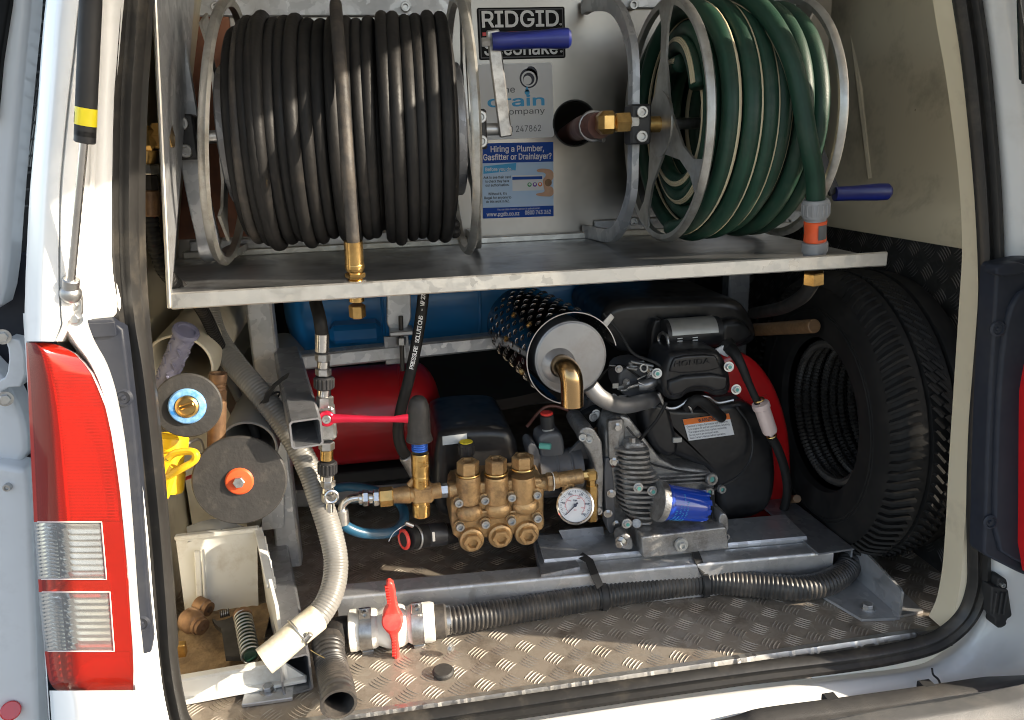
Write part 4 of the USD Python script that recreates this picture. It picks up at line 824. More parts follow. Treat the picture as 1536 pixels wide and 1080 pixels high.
block('hand_print', np.clip(hp, 0, 1).tolist(), 'skin_print', 3); disc('hand_print', .925, .46, .05, 'rusty_brass', 4)
txt('lettering', 'You can also check if a person is authorised at', .5, .105, .024, 'sticker_white', .6, False, 1, True); txt('lettering', 'www.pgdb.co.nz', .05, .03, .052, 'sticker_white', .46, True); txt('phone_number', '0800 743 262', .59, .035, .055, 'sticker_white', .37, True)
# ================================================================ tanks behind
def capsule(c, ax, r, h, dome=.35, n=48):
    """a tank: cylinder of half length h along ax with flattened domes"""
    pr = [(r*math.cos(t), -h+r*dome*(-1+0*t)-0 + r*dome*(1-math.sin(-t)) if False else -h-r*dome*math.sin(t)) for t in np.linspace(PI/2, 0, 12)]
    pr += [(r, -h*.5), (r, 0), (r, h*.5)]+[(r*math.cos(t), h+r*dome*math.sin(t)) for t in np.linspace(0, PI/2, 12)]
    return lathe(pr, c, ax, n)
bc = P(690, 430, .78); x0, x1 = P(420, 440, .70)[0], P(990, 430, .70)[0]
bt = thing('blue_tank', 'blue plastic water tank lying under the shelf', 'tank', (bc[0], .80, bc[2]-.12))
zc = P(690, 511, .70)[2]+.088
add(bt, 'tank_body', capsule(((x0+x1)/2, .80, zc), (1, 0, 0), .125, (x1-x0)/2-.05, .45), 'blue_plastic', 30)
for x in (.25, .5, .78): add(bt, 'moulded_rib', torus((x0+(x1-x0)*x, .80, zc), (1, 0, 0), .1245, .004, 48, 8), 'blue_plastic')
add(bt, 'moulded_foot', pbox(494, 488, 572, 516, .62, .10, .01), 'blue_plastic')
rc = P(560, 628, .60)
rt = thing('red_tank', 'dull red pressure tank lying behind the valve stack', 'tank', (rc[0], .64, rc[2]-.1))
xr0, xr1 = P(455, 628, .60)[0], P(662, 628, .60)[0]; zt_, zb_ = P(560, 560, .60)[2], P(560, 706, .56)[2]; rr_ = (zt_-zb_)/2+.004
add(rt, 'tank_body', capsule(((xr0+xr1)/2-.03, .64, (zt_+zb_)/2), (1, 0, 0), rr_, (xr1-xr0)/2-.02, .5), 'red_tank', 30)
add(rt, 'weld_seam', torus((xr1-.085, .64, (zt_+zb_)/2), (1, 0, 0), rr_, .0022, 60, 8), 'red_tank')
add(rt, 'foot_bracket', pbox(500, 704, 640, 722, .60, .06, .003), 'matt_black')
# clamp bracket on the cross beam
cb_ = thing('tank_clamp', 'grey steel clamp with a threaded rod under the shelf', 'clamp', tuple(P(596, 500, .47)))
add(cb_, 'strap', puff([(580, 436), (616, 434), (617, 478), (610, 494), (586, 496), (580, 486)], .485, .012, .003, 0), 'galvanised'); add(cb_, 'tab', pbox(584, 497, 620, 504, .455, .05, .002), 'galvanised')
add(cb_, 'upright', pbox(577, 504, 614, 546, .49, .006, .001), 'galvanised_dark'); add(cb_, 'threaded_rod', cyl(P(601, 474, .47), P(604, 556, .47), .0045), 'cable_steel'); add(cb_, 'nut', hexnut(P(602, 506, .47), P(602, 517, .47), .0095), 'zinc_steel')

# ================================================================ valve stack with the long red handle
vs = thing('valve_stack', 'vertical stack of steel hose couplings with a long red lever', 'valve', tuple(P(488, 640, .17)))
Yv = .17
def V(x, y): return P(x, y, Yv)
add(vs, 'hose', tube([P(466, 420, .26), P(474, 455, .2), V(480, 480), V(483, 502)], .0098, 14), 'rubber_hose')
seq = [('crimp', 483, 500, 528, .0105, 'c'), ('hex_nut', 484, 530, 541, .011, 'h'), ('collar', 485, 541, 552, .0095, 'c'), ('hex_nut', 485, 552, 563, .0115, 'h'), ('knurled_ring', 486, 565, 583, .0150, 'k'), ('collar', 486, 583, 594, .0105, 'c'), ('hex_nut', 487, 594, 612, .0125, 'h'),
       ('hex_nut', 490, 662, 674, .0118, 'h'), ('collar', 490, 674, 690, .0100, 'b'), ('knurled_ring', 491, 692, 711, .0145, 'k'), ('collar', 491, 711, 720, .0115, 'c'), ('hex_nut', 492, 720, 730, .0108, 'h'), ('collar', 492, 730, 739, .0095, 'c'), ('hex_nut', 493, 740, 752, .0108, 'h'), ('nipple', 494, 752, 768, .0062, 'c')]
for nm, x, y0, y1, r, k in seq:
    a, b = V(x, y0), V(x, y1)
    if k == 'h': add(vs, nm, hexnut(a, b, r*1.06), 'zinc_steel')
    elif k == 'k':
        kp = add(vs, nm, cyl(a, b, r*.96), 'black_plastic'); fr_ = frame_to(b-a)
        for q in range(16): c_ = math.cos(q*PI/8); s_ = math.sin(q*PI/8); o_ = fr_[:, 0]*c_+fr_[:, 1]*s_; add(kp, 'ridge', bar(a+(b-a)*.1+o_*r*.96, a+(b-a)*.9+o_*r*.96, .0028, .0028, o_, .0008), 'black_plastic')
    else: add(vs, nm, cyl(a, b, r, 20), 'brass' if k == 'b' else 'chrome')
vb = add(vs, 'valve_body', pbox(473, 612, 503, 662, Yv-.014, .030, .004), 'zinc_steel')
add(vs, 'end_ring', torus(P(497, 745, Yv-.018), (0.2, -1, 0.1), .0095, .0028, 28, 8), 'chrome')
h0 = P(490, 628, Yv-.026)
hl = add(vs, 'lever', sweep(np.array([P(498, 628, Yv-.026), P(520, 628, Yv-.028), P(560, 629, Yv-.030), P(590, 629, Yv-.03), P(603, 628, Yv-.03), P(612, 628, Yv-.03)]), np.array([circ(12)*[.004, .0058]*k for k in (1.35, 1.1, .9, .85, 1.1, 1.3)]), up=(0, 0, 1)), 'red_anodised', label='red anodised lever pointing right')
add(hl, 'lever_eye', torus(h0, (0, -1, .05), .0085, .0042, 32, 10), 'red_anodised'); add(hl, 'pivot_bolt', capscrew(h0, (0, -1, .05), .0068, .006), 'zinc_steel')
# tall black hose with lettering
ph = thing('pressure_hose', 'thin black hose with pale lettering hanging in front of the red tank', 'hose', tuple(P(612, 580, .30)))
pp = [P(636, 430, .31), P(632, 470, .30), P(624, 520, .295), P(613, 570, .29), P(602, 612, .29), P(597, 645, .29), P(602, 672, .29), P(614, 690, .30), P(626, 712, .31)]
add(ph, 'hose', tube(pp, .0098, 16, 10), 'rubber_hose', True); add(ph, 'crimp', cyl(P(608, 684, .293), P(624, 712, .305), .0118), 'zinc_steel')
tp, tu = resample(spline(np.array(pp), 10), .0005)
for s_, y_s, y_e in (('PRESSURE SOLUTIONS', 552, 473), ('- WP 275', 466, 440)):
    ix = [int(np.argmin([abs((lambda q: CY+FPX*q[1]/q[2])(ROT @ (p-CAM))-y) for p in tp])) for y in (y_s, y_e)]
    n_ = len(s_)
    for k, ch in enumerate(s_):
        if ch == ' ': continue
        i = int(ix[0]+(ix[1]-ix[0])*k/n_); t_ = unit(tp[max(i-3, 0)]-tp[i+3]); nd = unit(CAM-tp[i]); nd = unit(nd-t_*nd.dot(t_)); up_ = np.cross(nd, t_)
        add(ph, 'lettering', text(ch, .0068, tp[i]+nd*.00985-up_*.0034, t_, up_, None, True, .0003), 'sticker_white', False)

# ================================================================ grey suction hose on the left
gy = thing('suction_hose', 'grey ribbed suction hose curving down to a pale open end', 'hose', tuple(P(480, 760, .2)))
pts = [P(306, 440, .40), P(322, 500, .36), P(352, 546, .31), P(390, 590, .27), P(432, 645, .24), P(462, 700, .215), P(480, 750, .19), P(496, 800, .165), P(504, 845, .14), P(497, 890, .105), P(474, 928, .075), P(448, 948, .055)]
add(gy, 'hose', corrugated(pts, .0190, .0052, .00055, 20), 'grey_hose', True)
a, b = P(462, 936, .066), P(396, 992, .028)
add(gy, 'pale_sleeve', pipe([P(476, 926, .078), P(440, 955, .05), P(416, 976, .037), b], .0215, .0165, 24, 8, .05), 'hose_sleeve', True, 'pale sleeve on the open end')
add(gy, 'clamp', torus(P(446, 949, .054), b-a, .0222, .0018, 30, 8), 'zinc_steel'); add(gy, 'clamp_screw', cyl(P(458, 960, .035), P(466, 950, .035), .0045), 'zinc_steel'); add(gy, 'wire_tail', tube([P(466, 975, .02), P(474, 980, .015), P(487, 987, .01)], .0008, 6), 'brass')
ty = sweep(np.array([P(398, 604, .235), P(402, 590, .225), P(412, 578, .222), P(424, 568, .235), P(432, 563, .26)]), np.array([(-.005, -.0008), (.005, -.0008), (.005, .0008), (-.005, .0008)]), up=None)
solo('cable_tie', 'black cable tie holding the grey suction hose to the stub tube', 'cable tie', cat(ty, torus(P(404, 600, .262), P(430, 640, .24)-P(390, 590, .27), .0200, .0016, 28, 6)), 'matt_black')
gy2 = solo('grey_cable', 'thin dark hose hanging behind the grey suction hose', 'hose', tube([P(318, 460, .43), P(326, 520, .42), P(350, 580, .40), P(380, 640, .38), P(392, 690, .37)], .008, 12), 'dark_hose_ribs')
# coil of blue hose on the floor
bl = thing('blue_hose', 'loop of thin dark blue hose with a plated elbow', 'hose', tuple(P(560, 780, .3)))
add(bl, 'hose', tube([P(513, 776, .20), P(520, 790, .20), P(548, 800, .21), P(588, 798, .24), P(606, 780, .28), P(600, 756, .33), P(570, 738, .38), P(530, 730, .40), P(505, 732, .42), P(470, 738, .45)], .0088, 14, 10), 'blue_hose', True)
eb = [P(513, 784, .20), P(512, 772, .20), P(514, 758, .20), P(524, 749, .20), P(540, 746, .20)]
add(bl, 'plated_elbow', tube(eb, .0066, 14), 'chrome'); add(bl, 'crimp', cyl(P(514, 786, .20), P(512, 764, .20), .0112), 'zinc_steel')
for i, (a, b, r, hx) in enumerate(((538, 544, .011, 0), (544, 553, .0135, 1), (553, 560, .010, 0), (560, 569, .0135, 1))):
    A, B = P(a, 747.5-i*.4, .20), P(b, 747-i*.4, .20); add(bl, 'coupling', hexnut(A, B, r) if hx else cyl(A, B, r), 'chrome')

# ================================================================ black suction line with the white valve, along the floor
cl = thing('corrugated_hose', 'long black corrugated hose along the floor, clamped to the white valve', 'hose', tuple(P(950, 900, Z=.02)))
zc_ = .0245
def G(x, y, z=zc_): return P(x, y, Z=z)
pts = [G(640, 934, .033), G(680, 930, .032), G(750, 919, .028), G(820, 908), G(905, 893), G(1000, 879), G(1060, 873), G(1130, 877), G(1190, 882), G(1236, 876), G(1266, 858), G(1276, 838, .032), P(1272, 822, .26), P(1262, 806, .33)]
add(cl, 'hose', corrugated(pts, .0215, .0076, .0016, 22, 12), 'corrugated_black', True)
add(cl, 'hose_clamp', cyl(G(664, 931, .033), G(676, 929.5, .033), .0236, 28, .0005), 'zinc_steel'); add(cl, 'clamp_screw', hexbolt(G(673, 957, .02)+[0, -.02, -.005], (.6, -.5, 0), .006), 'zinc_steel')
wv = thing('white_valve', 'white plastic ball valve with a red handle and steel clamps', 'valve', tuple(G(588, 938, .03)))
A, B = G(524, 946, .036), G(652, 932, .036); ax = unit(B-A); L = np.linalg.norm(B-A)
add(wv, 'valve_body', lathe([(0, 0), (.030, 0), (.034, .002), (.034, .012), (.0325, .014), (.0325, L*.30), (.029, L*.34), (.034, L*.42), (.037, L*.52), (.034, L*.62), (.029, L*.68), (.0325, L*.72), (.0335, L*.95), (.031, L), (0, L)], A, ax, 40), 'white_plastic', 40)
for t_ in (.20, .80):
    c_ = A+ax*L*t_; ck = add(wv, 'steel_clamp', lathe([(.0332, -.010), (.0346, -.010), (.0346, .010), (.0332, .010)], c_, ax, 44), 'zinc_steel')
    for s_ in (-1, 1):
        lug = c_+np.array([0, -.016, s_*.040]); add(ck, 'lug', rbox(lug, (.019, .006, .020), .001), 'zinc_steel'); add(ck, 'lug_bolt', capscrew(lug+[0, -.004, s_*.003], (0, -1, 0), .0058), 'zinc_steel')
add(wv, 'collar', cyl(B-ax*.002, B+ax*.020, .028, 30), 'corrugated_black')
hc_ = A+ax*L*.47+np.array([0, -.040, .004])
hd = add(wv, 'red_handle', puff([(578, 877), (584, 872), (592, 878), (595, 905), (599, 918), (606, 930), (602, 946), (597, 952), (600, 985), (596, 993), (589, 988), (586, 955), (576, 946), (572, 934), (576, 918), (583, 908)], hc_[1], .012, .004, 1), 'red_plastic', label='red T handle of the white valve')
add(hd, 'hub', cyl(P(588, 932, hc_[1]+.03), P(588, 932, hc_[1]-.006), .0165), 'red_plastic')
for k in range(7):
    add(hd, 'grip_rib', pbox(577+k*.6, 881+k*4, 583+k*.6, 882.5+k*4, hc_[1]-.002, .008, .0008), 'red_plastic'); add(hd, 'grip_rib', pbox(588, 957+k*4.4, 594, 958.5+k*4.4, hc_[1]-.002, .008, .0008), 'red_plastic')
ow = thing('outlet_elbow', 'black elbow hose with its open ribbed end facing out, left of the white valve', 'hose', tuple(G(500, 1000, .02)))
add(ow, 'elbow', tube([G(527, 946, .036), G(512, 947, .038), G(500, 953, .040), G(494, 966, .038), G(494, 978, .036)], .0245, 24, 8), 'rubber_hose', True)
q = [G(492, 962, .040), G(494, 985, .036), G(500, 1010, .032), P(506, 1036, -.008), P(508, 1056, -.036)]
pr_, u_ = resample(spline(np.array(q), 10), .0012); wv_ = .0238+.0016*(np.abs(np.cos(PI*u_/.0085))**.7*2-1); wv_[u_ < .016] = .0262; wv_[u_ > u_[-1]-.012] = .0262
add(ow, 'ribbed_end', cat(sweep(pr_, circ(26), None, False, wv_), sweep(pr_[-60:][::-1], circ(26, .0215), None, False)), 'corrugated_black', 60)
e_ = pr_[-1]; d_ = unit(pr_[-1]-pr_[-4]); add(ow, 'rim', lathe([(.0262, -.001), (.0258, .001), (.0218, .001), (.0214, -.001)], e_, d_, 30), 'dusty_hose')
add(ow, 'hose_end_dark', lathe([(0, 0), (.0215, 0)], pr_[-58], d_, 24), 'void')
for k, (x0, y0, x1, y1) in enumerate(((880, 846, 906, 905), (1036, 826, 1056, 885))):
    c_ = G(x1, y1-10 if k else y1-10, .0245)
    a_, b_, m_ = P(x0+4, y0-2, Z=.0735), P(x0+9, y0+10, Z=.0735), P(x0+14, y0+24, Z=.062)
    st_ = sweep(np.array([a_+[-.012, .02, .006], a_+[0, 0, .0035], P(x0+12, y0+16, Z=.073), P(x0+20, y0+34, Z=.050)]), np.array([(-.0075, -.0010), (.0075, -.0010), (.0075, .0010), (-.0075, .0010)]), up=(0, -.5, .86))
    nm = solo('cable_tie', 'black cable tie strapping the corrugated hose to the front beam, '+('right' if k else 'left')+' one of two', 'cable tie', cat(st_, lathe([(.0236, -.0055), (.0250, -.0055), (.0250, .0055), (.0236, .0055)], G(x1-1, y1-11 if not k else y1-10, .0245), (1, -.06, 0), 30), rbox(G(x1-2, y1-22, .0245)+[0, -.018, .014], (.014, .008, .010), .002)), 'matt_black')
solo('rubber_bung', 'small round black rubber bung lying on the tread plate', 'bung', lathe([(0, 0), (.0165, 0), (.0175, .002), (.0172, .005), (.0145, .0075), (0, .008)], P(665, 1010, Z=.0015), (0.03, -.05, 1), 32), 'disc_rubber')

# ================================================================ left side: tubes, plugs, discs, crate
def ringtube(name, label, x, y, Y, r, t, depth, mat, d=(0.02, 1, .06)):
    solo(name, label, 'pipe', lathe([(r, 0), (r, depth), (r-t, depth), (r-t, 0), (r-t*.5, -.0015), (r, 0)], P(x, y, Y), d, 48), mat, 30)
ringtube('storage_tube', 'cream plastic storage tube behind the ribbed grip', 268, 550, .24, .052, .004, .5, 'pvc_cream')
ringtube('storage_tube', 'grey plastic storage tube between the two rubber discs and the post', 372, 672, .24, .047, .004, .5, 'pvc_grey')
gp_ = thing('rubber_grip', 'purple grey ribbed rubber handle grip standing above the small disc', 'grip', tuple(P(262, 540, .16)))
a, b = P(243, 584, .17), P(279, 497, .13); gd = unit(b-a); gl = np.linalg.norm(b-a)
add(gp_, 'grip_body', lathe([(0, 0), (.0150, 0), (.0150, gl*.96), (.0185, gl*.97), (.0190, gl), (.0175, gl+.003), (.013, gl+.003), (.012, gl), (0, gl)], a, gd, 30), 'grip_rubber')
fr_ = frame_to(gd)
for k in range(8):
    for q in range(6):
        an = q*PI/3+(k % 2)*.5; z0 = gl*(.04+k*.112); o_ = a+gd*z0+(fr_[:, 0]*math.cos(an)+fr_[:, 1]*math.sin(an))*.0150
        an2 = an+(.45 if k % 2 else -.45); o2 = a+gd*(z0+gl*.085)+(fr_[:, 0]*math.cos(an2)+fr_[:, 1]*math.sin(an2))*.0150
        add(gp_, 'tread_ridge', bar(o_, o2, .004, .003, unit(o_-a-gd*z0), .0008), 'grip_rubber')
d1 = thing('rubber_disc', 'smaller black rubber disc with a blue and brass centre', 'disc', tuple(P(283, 608, .115)))
c = P(282, 608, .115); nd = unit((.08, -1, .12))
add(d1, 'disc', lathe([(0, .005), (.0445, .005), (.0462, .003), (.0462, -.001), (.0445, -.003), (.028, -.004), (0, -.004)], c, -nd, 56), 'disc_rubber', 40)
add(d1, 'blue_ring', lathe([(.016, .0), (.0250, .0), (.0255, .003), (.0235, .006), (.017, .007), (.0155, .005)], c+nd*.004, nd, 40), 'disc_blue'); add(d1, 'brass_nut', cat(lathe([(0, 0), (.0158, 0), (.0155, .008), (.0125, .010), (.012, .006), (0, .006)], c+nd*.004, nd, 32), bar(c+nd*.011-[.010, 0, .001], c+nd*.011+[.010, 0, .004], .006, .004, nd)), 'brass')
rd = thing('brass_rod', 'rusty brass pipe with a coupling standing behind the discs', 'rod', tuple(P(326, 600, .2)))
add(rd, 'pipe', cyl(P(326, 600, .20), P(324, 690, .20), .0138), 'rusty_brass'); add(rd, 'coupling', hexnut(P(327, 584, .20), P(326, 604, .20), .013), 'rusty_brass'); add(rd, 'thread', lathe([(.0105, 0), (.0125, .003), (.0105, .006), (.0125, .009), (.0105, .012), (.0125, .015), (.0135, .020), (.0135, .028), (.010, .028), (.009, .01), (0, .01)], P(327, 586, .20), P(327, 560, .20)-P(327, 586, .20), 24), 'rusty_brass')
yp = thing('yellow_plug', 'yellow plastic test plug with a looped handle', 'plug', tuple(P(258, 700, .14)))
add(yp, 'body', lathe([(0, 0), (.022, 0), (.024, .004), (.024, .030), (.020, .034), (.020, .060), (.024, .064), (.024, .082), (.016, .088), (0, .088)], P(250, 738, .14), P(258, 655, .16)-P(250, 738, .14), 32), 'yellow_plastic')
add(yp, 'loop_handle', tube([P(250, 716, .11), P(272, 703, .10), P(290, 692, .10), P(294, 682, .10), P(285, 677, .105), P(262, 680, .112), P(250, 690, .115)], .0055, 10), 'yellow_plastic'); add(yp, 'lower_arm', tube([P(246, 745, .115), P(256, 712, .112), P(262, 700, .112)], .007, 10), 'yellow_plastic'); add(yp, 'hole', cyl(P(252, 688, .113), P(252, 688, .11), .003), 'void')
solo('red_rod', 'thin red plastic rod beside the yellow plug', 'rod', cyl(P(262, 724, .15), P(294, 712, .17), .0028), 'red_plastic')
solo('wire_loop', 'thin grey wire loop behind the yellow plug', 'wire', tube([P(268, 690, .2), P(276, 670, .2), P(300, 660, .21), P(306, 690, .21), P(300, 730, .21)], .0022, 8), 'label_silver')
d2 = thing('rubber_disc', 'larger black rubber disc with a red centre and hex nut', 'disc', tuple(P(360, 720, .12)))
c = P(360, 720, .12); nd = unit((.03, -1, .10))
add(d2, 'disc', lathe([(0, .004), (.0655, .004), (.0675, .002), (.0675, -.002), (.0655, -.004), (0, -.004)], c, -nd, 64), 'disc_rubber', 40); add(d2, 'red_washer', lathe([(0, 0), (.0200, 0), (.0205, .002), (.018, .005), (.010, .006), (0, .006)], c+nd*.004, nd, 40), 'orange_plastic'); add(d2, 'hex_nut', hexnut(c+nd*.008, c+nd*.015, .0085), 'zinc_steel')
solo('plastic_packet', 'crumpled clear plastic packet with a printed label under the large disc', 'packet', loft([[P(282+i*17+RNG.normal(0, 2), 790-12*math.sin(i/5*PI)+j*8, .32-.006*j+RNG.normal(0, .004)) for i in range(6)] for j in range(4)]), 'pvc_grey', True)
# crate
cr = thing('parts_crate', 'pale grey plastic crate with a low front, holding dirty fittings', 'crate', tuple(P(330, 1000, Z=.01)))
bk = [P(226, 811, .30), P(385, 794, .30), P(398, 905, .27), P(228, 935, .27)]
ft0, ft1 = P(258, 990, .075), P(412, 966, .105); fb0, fb1 = P(262, 1034, .075), P(466, 984, .105)
def slab(q, th, nrm_):
    v = np.array(q); w = v+np.array(nrm_)*th; f = [[0, 1, 2], [0, 2, 3], [4, 6, 5], [4, 7, 6], [0, 5, 1], [0, 4, 5], [1, 6, 2], [1, 5, 6], [2, 7, 3], [2, 6, 7], [3, 4, 0], [3, 7, 4]]
    g = trimesh.Trimesh(np.vstack([v, w]), f, process=False); trimesh.repair.fix_normals(g); return g
xL, xR0 = .225, bk[1][0]; zf = .022
frx = P(412, 966, .105)[0]
add(cr, 'back_wall', slab([(xL, .285, zf), (xR0-.012, .285, zf), (xR0, .30, bk[1][2]), (xL, .30, bk[1][2])], .004, (0, 1, 0)), 'crate_plastic', False)
add(cr, 'back_rim', bar((xL, .298, bk[1][2]+.002), (xR0+.004, .298, bk[1][2]+.002), .012, .008), 'crate_plastic')
add(cr, 'corner_rib', bar((P(297, 830, .285)[0], .283, bk[1][2]-.02), (P(299, 905, .285)[0], .280, zf), .010, .006, (0, 1, 0)), 'crate_plastic'); add(cr, 'corner_rib', bar((P(300, 830, .285)[0]+.006, .283, bk[1][2]-.02), (P(304, 905, .285)[0]+.004, .280, zf), .004, .010, (0, 1, 0)), 'crate_plastic')
zr1 = P(400, 903, .15)[2]
zr2 = P(412, 906, .09)[2]; sl_ = (frx+.012-xR0)/(.298-.085)
g = prism([(.298, .004), (.298, bk[1][2]), (.165, zr1+.014), (.158, zr2+.004), (.090, zr2-.004), (.082, .006)], (xR0, 0, 0), (0, 1, 0), (0, 0, 1), .005, (1, 0, 0))
v_ = np.array(g.vertices); v_[:, 0] += sl_*(.298-v_[:, 1]); add(cr, 'right_wall', trimesh.Trimesh(v_, g.faces, process=False), 'crate_plastic', False)
add(cr, 'right_rim', bar((xR0+.003, .298, bk[1][2]+.002), (xR0+.003+sl_*.13, .168, zr1+.016), .014, .006), 'crate_plastic')
for k in range(6): t_ = .12+k*.14; q_ = np.array((xR0+.006, .298, bk[1][2]))*(1-t_)+np.array((xR0+.006+sl_*.13, .168, zr1+.014))*t_; add(cr, 'rim_rib', rbox(q_+[.003, 0, -.012], (.008, .004, .022), .001), 'crate_plastic')
add(cr, 'front_wall', slab([(xL, .080, .006), (frx+.045, .092, .010), (frx+.012, .090, .045), (xL, .078, .045)], -.005, (0, 1, 0)), 'crate_plastic', False)
add(cr, 'front_rim', bar((xL, .075, .046), (frx+.01, .087, .046), .014, .006), 'crate_plastic'); add(cr, 'front_rim', bar((xL, .071, .008), (frx+.045, .083, .012), .014, .006), 'crate_plastic')
gx, gyy = np.meshgrid(np.linspace(xL, xR0+.012, 40), np.linspace(.085, .29, 40)); gz = zf+.010*meshkit.fbm(np.stack([gx*40, gyy*40, gx*0], -1), 4)+.0
add(cr, 'dirty_base', loft(np.stack([gx, gyy, gz], -1)), 'crate_dirt', True)
add(cr, 'base', rbox(((xL+xR0)/2, .185, .012), (xR0-xL+.01, .21, .012), .003), 'crate_plastic')
def Q(x, y, z): return P(x, y, Z=z)
n1 = thing('brass_nozzle', 'dirty rounded brass nozzle lying in the crate', 'nozzle', tuple(Q(295, 935, .05)))
a, b = Q(278, 926, .058), Q(313, 946, .05); nd = unit(b-a)
add(n1, 'body', lathe([(0, -.004), (.012, -.003), (.0190, .004), (.0205, .012), (.0205, .022), (.017, .028), (.0155, .030), (.0155, .036), (.0135, .037), (.0135, .043), (.006, .044), (.005, .040), (0, .040)], a, nd, 32), 'rusty_brass')
n2 = thing('brass_nozzle', 'small rusty brass coupling at the back of the crate', 'nozzle', tuple(Q(308, 912, .05)))
a, b = Q(296, 906, .055), Q(316, 915, .05); add(n2, 'body', lathe([(0, 0), (.014, 0), (.0145, .018), (.0125, .020), (.0125, .027), (.006, .028), (.005, .018), (0, .018)], a, b-a, 6 if False else 28), 'rusty_brass')
wr = thing('adjustable_wrench', 'grey adjustable wrench lying in the crate', 'wrench', tuple(Q(340, 950, .04)))
wz = .052
wp = [Q(x, y, wz)[:2] for x, y in ((318, 928), (326, 932), (338, 930), (356, 922), (358, 914), (370, 918), (366, 930), (358, 938), (362, 985), (338, 985), (332, 944), (322, 936))]
add(wr, 'body', prism(wp, (0, 0, wz-.008), (1, 0, 0), (0, 1, 0), .009, (0, 0, 1)), 'cable_steel')
ws = add(wr, 'screw', cyl(Q(330, 922, wz+.004), Q(344, 918, wz+.004), .0055), 'zinc_steel')
for k in range(5): add(ws, 'thread', torus(Q(331+k*3, 921.6-k*.8, wz+.004), (1, .2, 0), .0055, .0012, 16, 6), 'cable_steel')
sp_ = thing('coil_spring', 'steel coil spring round a green core, in the right corner of the crate', 'spring', tuple(Q(366, 950, .04)))
a, b = Q(364, 924, .062), Q(376, 985, .052); ax_ = unit(b-a); fr_ = frame_to(ax_); L_ = np.linalg.norm(b-a)
s_ = np.linspace(0, 1, 400); an = s_*2*PI*12; add(sp_, 'coil', sweep(a+np.outer(s_*L_, ax_)+(np.outer(np.cos(an), fr_[:, 0])+np.outer(np.sin(an), fr_[:, 1]))*.0135, circ(7, .0016)), 'zinc_steel', True); add(sp_, 'core', cyl(a, b, .0105), 'green_hose'); add(sp_, 'collar', cyl(a-ax_*.006, a+ax_*.004, .0155), 'rusty_brass')
solo('brass_offcut', 'small square yellow brass piece in the front of the crate', 'fitting', rbox(Q(271, 974, .045), (.016, .014, .022), .001), 'brass')
solo('bent_wire', 'dark bent scrap of wire at the back of the crate', 'wire', tube([Q(230, 930, .05), Q(244, 928, .06), Q(250, 938, .05), Q(262, 925, .055)], .0025, 6), 'cable_steel')

# ================================================================ tyres on the right, cable coil, rods
def tyre(name, label, c, ax, R, ri, w, grp=None):
    ax = unit(ax); t = thing(name, label, 'tyre', tuple(np.array(c)-[0, 0, R]))
    h = w/2
    pr = [(ri+.012, -h*.70), (ri, -h*.80), (ri+.004, -h*.96), (ri+.018, -h*1.0), (ri+.045, -h*1.04), (R-.045, -h*1.05), (R-.022, -h*.97), (R-.010, -h*.86), (R-.004, -h*.70), (R, -h*.45), (R+.001, -.35*h), (R-.007, -.335*h), (R-.007, -.265*h), (R+.001, -.25*h), (R+.002, 0)]
    pr = pr+[(r, -z) for r, z in pr[::-1][1:]]+[(ri+.012, h*.70), (R-.016, h*.6), (R-.014, 0), (R-.016, -h*.6), (ri+.012, -h*.70)]
    b = add(t, 'carcass', lathe(pr, c, ax, 96), 'tyre', 30)
    fr_ = frame_to(ax); n_ = 92; M = []
    for side in (-1,):
        for k in range(n_):
            a0 = k*2*PI/n_; q = []
            for s_ in np.linspace(0, 1, 5):
                z = side*h*(.52+.46*s_); r = np.interp(abs(z), [0, .45*h, .70*h, .86*h, .97*h, 1.02*h], [R+.004, R+.003, R-.001, R-.007, R-.019, R-.03]); an = a0+.05*s_**1.5
                q.append(np.array(c)+(fr_[:, 0]*math.cos(an)+fr_[:, 1]*math.sin(an))*r+ax*z)
            M.append(sweep(np.array(q), np.array([(-.0083, -.004), (.0083, -.004), (.0080, .0006), (-.0080, .0006)]), up=None))
    for side in (-1, 1):
        for k in range(n_):
            a0 = (k+.5)*2*PI/n_; q = []
            for s_ in (0, .5, 1):
                an = a0+.06*s_*side; q.append(np.array(c)+(fr_[:, 0]*math.cos(an)+fr_[:, 1]*math.sin(an))*(R+.0006)+ax*side*h*(.03+.17*s_))
            M.append(sweep(np.array(q), np.array([(-.0088, -.004), (.0088, -.004), (.0087, .0004), (-.0087, .0004)]), up=None))
    add(t, 'tread_block', cat(M), 'tyre', 30, kind='stuff')
    for k, dr in ((.055, .0025), (.062, .0015)): add(t, 'sidewall_bead', torus(np.array(c)-ax*h*1.045, ax, ri+k, dr, 90, 6), 'tyre')
    return t
TA = unit((1, -.07, .03)); TC = np.array([1.522, .325, .278])
tyre('tyre', 'black car tyre standing beside the engine with a cable coil inside', TC, TA, .278, .152, .165)
cc = thing('drain_cable', 'coil of dark ribbed drain cable stored inside the tyre', 'cable', tuple(TC))
for k in range(7):
    R_ = .138+.004*(k % 3); n_ = 200; a_ = np.arange(n_)/n_*2*PI; fr_ = frame_to(TA); cc_ = TC+TA*(-.050+k*.020)
    p = cc_+(np.outer(np.cos(a_), fr_[:, 0])+np.outer(np.sin(a_), fr_[:, 1]))*R_
    rr2 = np.where(np.arange(n_) % 2 == 0, .0098, .0066)
    add(cc, 'loop', sweep(p, circ(8), None, False, rr2, closed=True), 'cable_steel', False)
solo('wooden_handle', 'round wooden tool handle poking out above the engine on the right', 'handle', cyl(P(1050, 500, .75), P(1222, 489, .30), .0135, 24), 'wood')
solo('short_rod', 'short dark rod end low beside the tyre', 'rod', cyl(P(1150, 752, .5), P(1196, 748, .30), .008), 'wood')
